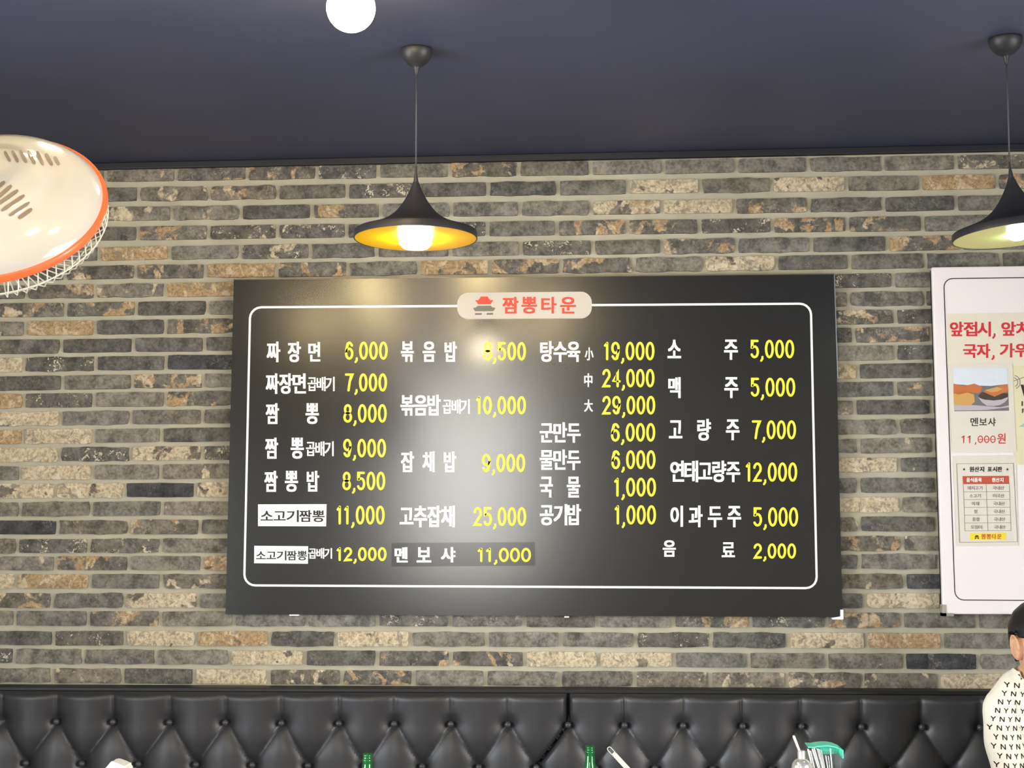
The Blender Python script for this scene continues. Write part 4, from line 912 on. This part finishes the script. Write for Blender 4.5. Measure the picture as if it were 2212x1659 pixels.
    mb = MB(); mb.lathe([(R * 1.05, zc - .003)] + [(R * math.cos(t), zc + R * .97 * math.sin(t)) for t in np.linspace(.05, 1.15, 9)] + [(8 * kp, zt), (8 * kp, zt + 13 * kp), (7 * kp, zt + 15 * kp), (0, zt + 15.5 * kp)], 40, T); mb.build('lid', MT['brightsteel'], o, smooth=True, auto=40)
    a = at_y(*Z(350, 125), yp); b = at_y(*Z(600, 770), yp); d = (b - a).normalized()
    o = empty('condiment_spoon', b); tag(o, 'thin pale spoon stick leaning out of the steel condiment pot', 'spoon'); bpy.context.view_layer.update()
    mb = MB(); mb.tube([a, a + d * .004, b, b + d * .03], [2.0 * kp, 3.0 * kp, 2.7 * kp, 2.2 * kp], 10); mb.build('handle', MT['satin'], o, smooth=True)
utensil_case()

# ================================================================== PERSON ON THE BENCH
def person():
    hy = -.64; H0 = at_y(2264, 1400, hy); px, pz = H0.x, H0.z        # centre line, ear height
    root = empty('person', (px, -.42, .455)); bpy.context.view_layer.update()
    tag(root, 'person with black hair in a white letter print shirt seated at the right edge', 'person')
    P = {}
    def j(n, x, y, z, r): P[n] = ((px + x, y, z), r)
    zs = at_y(2130, 1535, hy).z
    TX = .045
    j('pelvis', TX, -.37, .59, (.15, .11)); j('waist', TX, -.40, .72, (.14, .10)); j('chest', TX * .9, -.47, zs - .12, (.15, .105)); j('neckb', TX * .4, -.52, zs + .055, (.075, .065)); j('neck', 0, -.57, zs + .11, (.055, .055)); j('head', 0, -.60, zs + .16, (.05, .055))
    for s, n in ((-1, 'R'), (1, 'L')):
        j('tr' + n, TX * .6 + s * .075, -.53, zs + .055, (.05, .05)); j('sh' + n, TX + s * .143, -.51, zs + .006, (.056, .056)); j('up' + n, TX + s * .145, -.52, zs - .06, (.05, .05)); j('el' + n, TX + s * .150, -.66, .80, (.040, .040)); j('wr' + n, TX + s * .07, -.86, TZ + .045, (.026, .024)); j('pa' + n, TX + s * .045, -.93, TZ + .036, (.034, .016))
        j('hip' + n, TX + s * .09, -.38, .565, (.09, .085)); j('kn' + n, TX + s * .13, -.74, .545, (.062, .062)); j('an' + n, TX + s * .13, -.76, .09, (.04, .045)); j('toe' + n, TX + s * .14, -.92, .045, (.04, .03))
        for f in range(4):
            x = TX + s * (.045 + (f - 1.5) * .0215)
            L = (.062, .075, .07, .055)[f]
            j('f%d' % f + n, x, -.965, TZ + .034, (.0085, .0085)); j('g%d' % f + n, x - s * .004, -.965 - L * .55, TZ + .026, (.008, .008)); j('h%d' % f + n, x - s * .006, -.965 - L, TZ + .012, (.007, .007))
        j('t0' + n, TX + s * .004, -.91, TZ + .034, (.011, .011)); j('t1' + n, TX - s * .012, -.945, TZ + .03, (.009, .009)); j('t2' + n, TX - s * .014, -.975, TZ + .02, (.0075, .0075))
    E = [('pelvis', 'waist'), ('waist', 'chest'), ('chest', 'neckb'), ('neckb', 'neck'), ('neck', 'head')]
    for n in 'RL':
        E += [('neckb', 'tr' + n), ('tr' + n, 'sh' + n), ('sh' + n, 'up' + n), ('up' + n, 'el' + n), ('el' + n, 'wr' + n), ('wr' + n, 'pa' + n), ('pelvis', 'hip' + n), ('hip' + n, 'kn' + n), ('kn' + n, 'an' + n), ('an' + n, 'toe' + n), ('pa' + n, 't0' + n), ('t0' + n, 't1' + n), ('t1' + n, 't2' + n)]
        for f in range(4): E += [('pa' + n, 'f%d' % f + n), ('f%d' % f + n, 'g%d' % f + n), ('g%d' % f + n, 'h%d' % f + n)]
    names = list(P); me = bpy.data.meshes.new('b'); me.from_pydata([P[n][0] for n in names], [(names.index(a), names.index(b)) for a, b in E], [])
    o = bpy.data.objects.new('b', me); COL.objects.link(o); md = o.modifiers.new('s', 'SKIN'); md.use_smooth_shade = True
    for i, n in enumerate(names):
        sv = me.skin_vertices[0].data[i]; sv.radius = P[n][1]; sv.use_root = (n == 'pelvis')
    o.modifiers.new('ss', 'SUBSURF').levels = 2
    # head shaped from rings
    hb = MB(); hz = pz + .005; hc = Vector((px, -.625, hz)); HT = math.radians(15); HR = Matrix.Rotation(HT, 3, 'Z')
    hd = lambda *a: hc + HR @ Vector(a)
    fy = lambda d: d
    sec = [(-.118, .030, .030, -.045), (-.108, .045, .050, -.030), (-.085, .058, .074, -.012), (-.055, .066, .088, 0), (-.02, .072, .096, .004), (.02, .076, .100, .008), (.055, .074, .098, .010), (.085, .062, .084, .010), (.105, .042, .058, .010), (.115, .015, .02, .010)]
    V = []; seg = 28
    for z, a, b, off in sec:
        for k in range(seg):
            g = 2 * math.pi * k / seg; V.append(hd(a * math.cos(g), off + b * math.sin(g), z))
    F = [(i * seg + k, i * seg + (k + 1) % seg, (i + 1) * seg + (k + 1) % seg, (i + 1) * seg + k) for i in range(len(sec) - 1) for k in range(seg)] + [tuple(range(seg - 1, -1, -1)), tuple((len(sec) - 1) * seg + k for k in range(seg))]
    hb.add(V, F)
    hb.ball(hd(0, -.098, -.03), .016, 14, 8, sq=(.9, 1.1, 1)); hb.tube([hd(0, -.086, .012), hd(0, -.098, -.022)], [.008, .013], 10)
    hb.tube([hd(-.03, -.080, .026), hd(0, -.089, .024), hd(.03, -.080, .026)], .010, 8)
    for s in (-1, 1):
        hb.ball(hd(s * .082, .012, -.008), .032, 14, 10, sq=(.36, .62, 1.05))
        hb.tube([hd(s * (.090 + .004 * math.sin(t)), .012 + .022 * math.cos(t) * .9, -.002 + .032 * math.sin(t)) for t in np.linspace(-1.2, 3.3, 12)], .0045, 6)
    h = hb.build('h', MT['skin'], fix=True)
    bpy.context.view_layer.update(); dg = bpy.context.evaluated_depsgraph_get()
    bm = bmesh.new()
    for q in (o, h):
        m_ = bpy.data.meshes.new_from_object(q.evaluated_get(dg)); bm.from_mesh(m_)
    jm = bpy.data.meshes.new('body'); bm.to_mesh(jm); bm.free()
    bpy.data.objects.remove(o); bpy.data.objects.remove(h)
    ob = bpy.data.objects.new('body', jm); COL.objects.link(ob); r = ob.modifiers.new('r', 'REMESH'); r.mode = 'VOXEL'; r.voxel_size = .004; r.use_smooth_shade = True
    sm = ob.modifiers.new('sm', 'SMOOTH'); sm.factor = .5; sm.iterations = 3
    bpy.context.view_layer.update(); dg = bpy.context.evaluated_depsgraph_get()
    bm_ = bpy.data.meshes.new_from_object(ob.evaluated_get(dg)); ob.modifiers.clear(); ob.data = bm_; bm_.materials.clear(); bm_.materials.append(MT['skin']); bm_.shade_smooth()
    ob.name = 'body'; ob.parent = root; ob.matrix_parent_inverse = root.matrix_world.inverted()
    co = np.array([v.co[:] for v in bm_.vertices]); no = np.array([v.normal[:] for v in bm_.vertices])
    polys = [tuple(p.vertices) for p in bm_.polygons]
    def shell(name, m, sel, off, th=.004, wob=0.0):
        F = [f for f in polys if all(sel[i] for i in f)]; used = sorted({i for f in F for i in f}); mp = {q: k for k, q in enumerate(used)}
        o_ = off[used] if hasattr(off, '__len__') else off
        C = co[used]; w = wob * (np.sin(C[:, 2] * 55 + C[:, 0] * 40) + np.sin(C[:, 0] * 70 - C[:, 2] * 30 + C[:, 1] * 25))
        Vn = C + no[used] * (np.asarray(o_) + w)[:, None] if wob or hasattr(o_, '__len__') else C + no[used] * o_
        mb = MB(); mb.v = [tuple(q) for q in Vn]; mb.f = [tuple(mp[i] for i in f) for f in F]; mb.m = [0] * len(F)
        q = mb.build(name, m, root, smooth=True, fix=False)
        s_ = q.modifiers.new('t', 'SOLIDIFY'); s_.thickness = th; s_.offset = -1
        return q, [Vector(p) for p in mb.v], mb.f
    x = co[:, 0] - px; y = co[:, 1]; z = co[:, 2]
    arm = (np.abs(x) > .02) & (y < -.60) & (z < .86) & (z > TZ - .02)
    shirt_sel = (z > .55) & (z < zs + .104 - np.clip((-.575 - y) / .06, 0, 1) * .075) & ~((y < -.72) & (z < .9)) & ~((y < -.55) & (z < .66))
    _, SV, SF = shell('shirt', MT['shirt'], shirt_sel, .012, wob=.0022)
    legs = (z < .60) & (z > .10) & ~arm
    shell('trousers', MT['trousers'], legs, .008)
    shell('shoe', MT['blackwood'], z < .12, .006)
    ch_, sh_ = math.cos(HT), math.sin(HT); X0, Y0 = x, y - hc.y; dx = X0 * ch_ + Y0 * sh_; dy = -X0 * sh_ + Y0 * ch_; dz = z - hc.z
    hairm = (dz > -.045) & ((dz > .05) | ((dy > .042) & (dz > -.075)) | ((dz > .022) & (dy > -.035))) & ~((dy < -.03) & (dz < .066)) & (z > zs + .09) & (dz > -.09) & ~((np.abs(dx) > .079) & (dz < .05))
    shell('hair', MT['hair'], hairm, np.where(dz > .0, .015, .010), th=.01)
    for s in (-1, 1):
        mb = MB(); c = hd(s * .031, -.0805, .004); mb.ball(c, .0105, 16, 10, sq=(1.1, 1, .62)); mb.ball(hd(s * .031, -.0868, .004), .0052, 12, 8, mi=1); mb.build('eye', [MT['eye'], MT['hair']], root, smooth=True)
    for s in (-1, 1):
        mb = MB(); mb.tube([hd(s * a, -.094 + a * a * 9, .024 + b) for a, b in ((.014, 0), (.026, .004), (.038, .003), (.048, -.002))], [.0022, .0032, .003, .0015], 6); mb.build('eyebrow', MT['hair'], root, smooth=True)
    mb = MB(); mb.tube([hd(a, -.0865 + abs(a) * .3, -.062 + abs(a) * .05) for a in (-.024, -.012, 0, .012, .024)], [.002, .0042, .005, .0042, .002], 8); mb.build('mouth', MT['lip'], root, smooth=True)
    # letters printed on the shirt, wrapped onto the cloth
    bv = BVHTree.FromPolygons(SV, SF); mb = MB()
    st = {'N': [[(0, 1), (0, 0), ], [(0, 0), (1, 1)], [(1, 1), (1, 0)]], 'Y': [[(0, 0), (.5, .5)], [(1, 0), (.5, .5)], [(.5, .5), (.5, 1)]]}
    k = (at_y(2160, 1550, -.52) - CAMLOC).length / FPX
    org = at_y(2160, 1550, -.52)
    cols = np.arange(-.07, .34, .0212); rws = np.arange(-.42, .17, .0238)
    def put(orig, dirv, U_, V_, ch, size):
        for seg in st[ch]:
            (u0, v0), (u1, v1) = seg; a = np.array((u0 * .75, -v0)) * size; b = np.array((u1 * .75, -v1)) * size
            t = (b - a) / np.hypot(*(b - a)); nn = np.array((-t[1], t[0])) * .00125; V = []
            for q in range(4):
                p = a + (b - a) * q / 3
                for sg in (-1, 1):
                    w_ = p + nn * sg; hit = bv.ray_cast(orig + U_ * w_[0] + V_ * w_[1], dirv)
                    if hit[0] is None: return
                    V.append(hit[0] - dirv * .0012)
            mb.add(V, [(2 * q, 2 * q + 1, 2 * q + 3, 2 * q + 2) for q in range(3)])
    for ri, rz in enumerate(rws):
        for ci, cx_ in enumerate(cols):
            ch = 'N' if (ci + ri) % 2 else 'Y'
            o_ = Vector((px - .2 + cx_ + (.012 if ri % 2 else 0), -1.6, org.z + rz))
            hit = bv.ray_cast(o_, Vector((0, 1, 0)))
            if hit[0] is None: continue
            put(o_, Vector((0, 1, 0)), Vector((1, 0, 0)), Vector((.12, 0, 1)), ch, .0135)
    if mb.v: mb.build('shirt_print', MT['ink'], root, fix=False)
person()
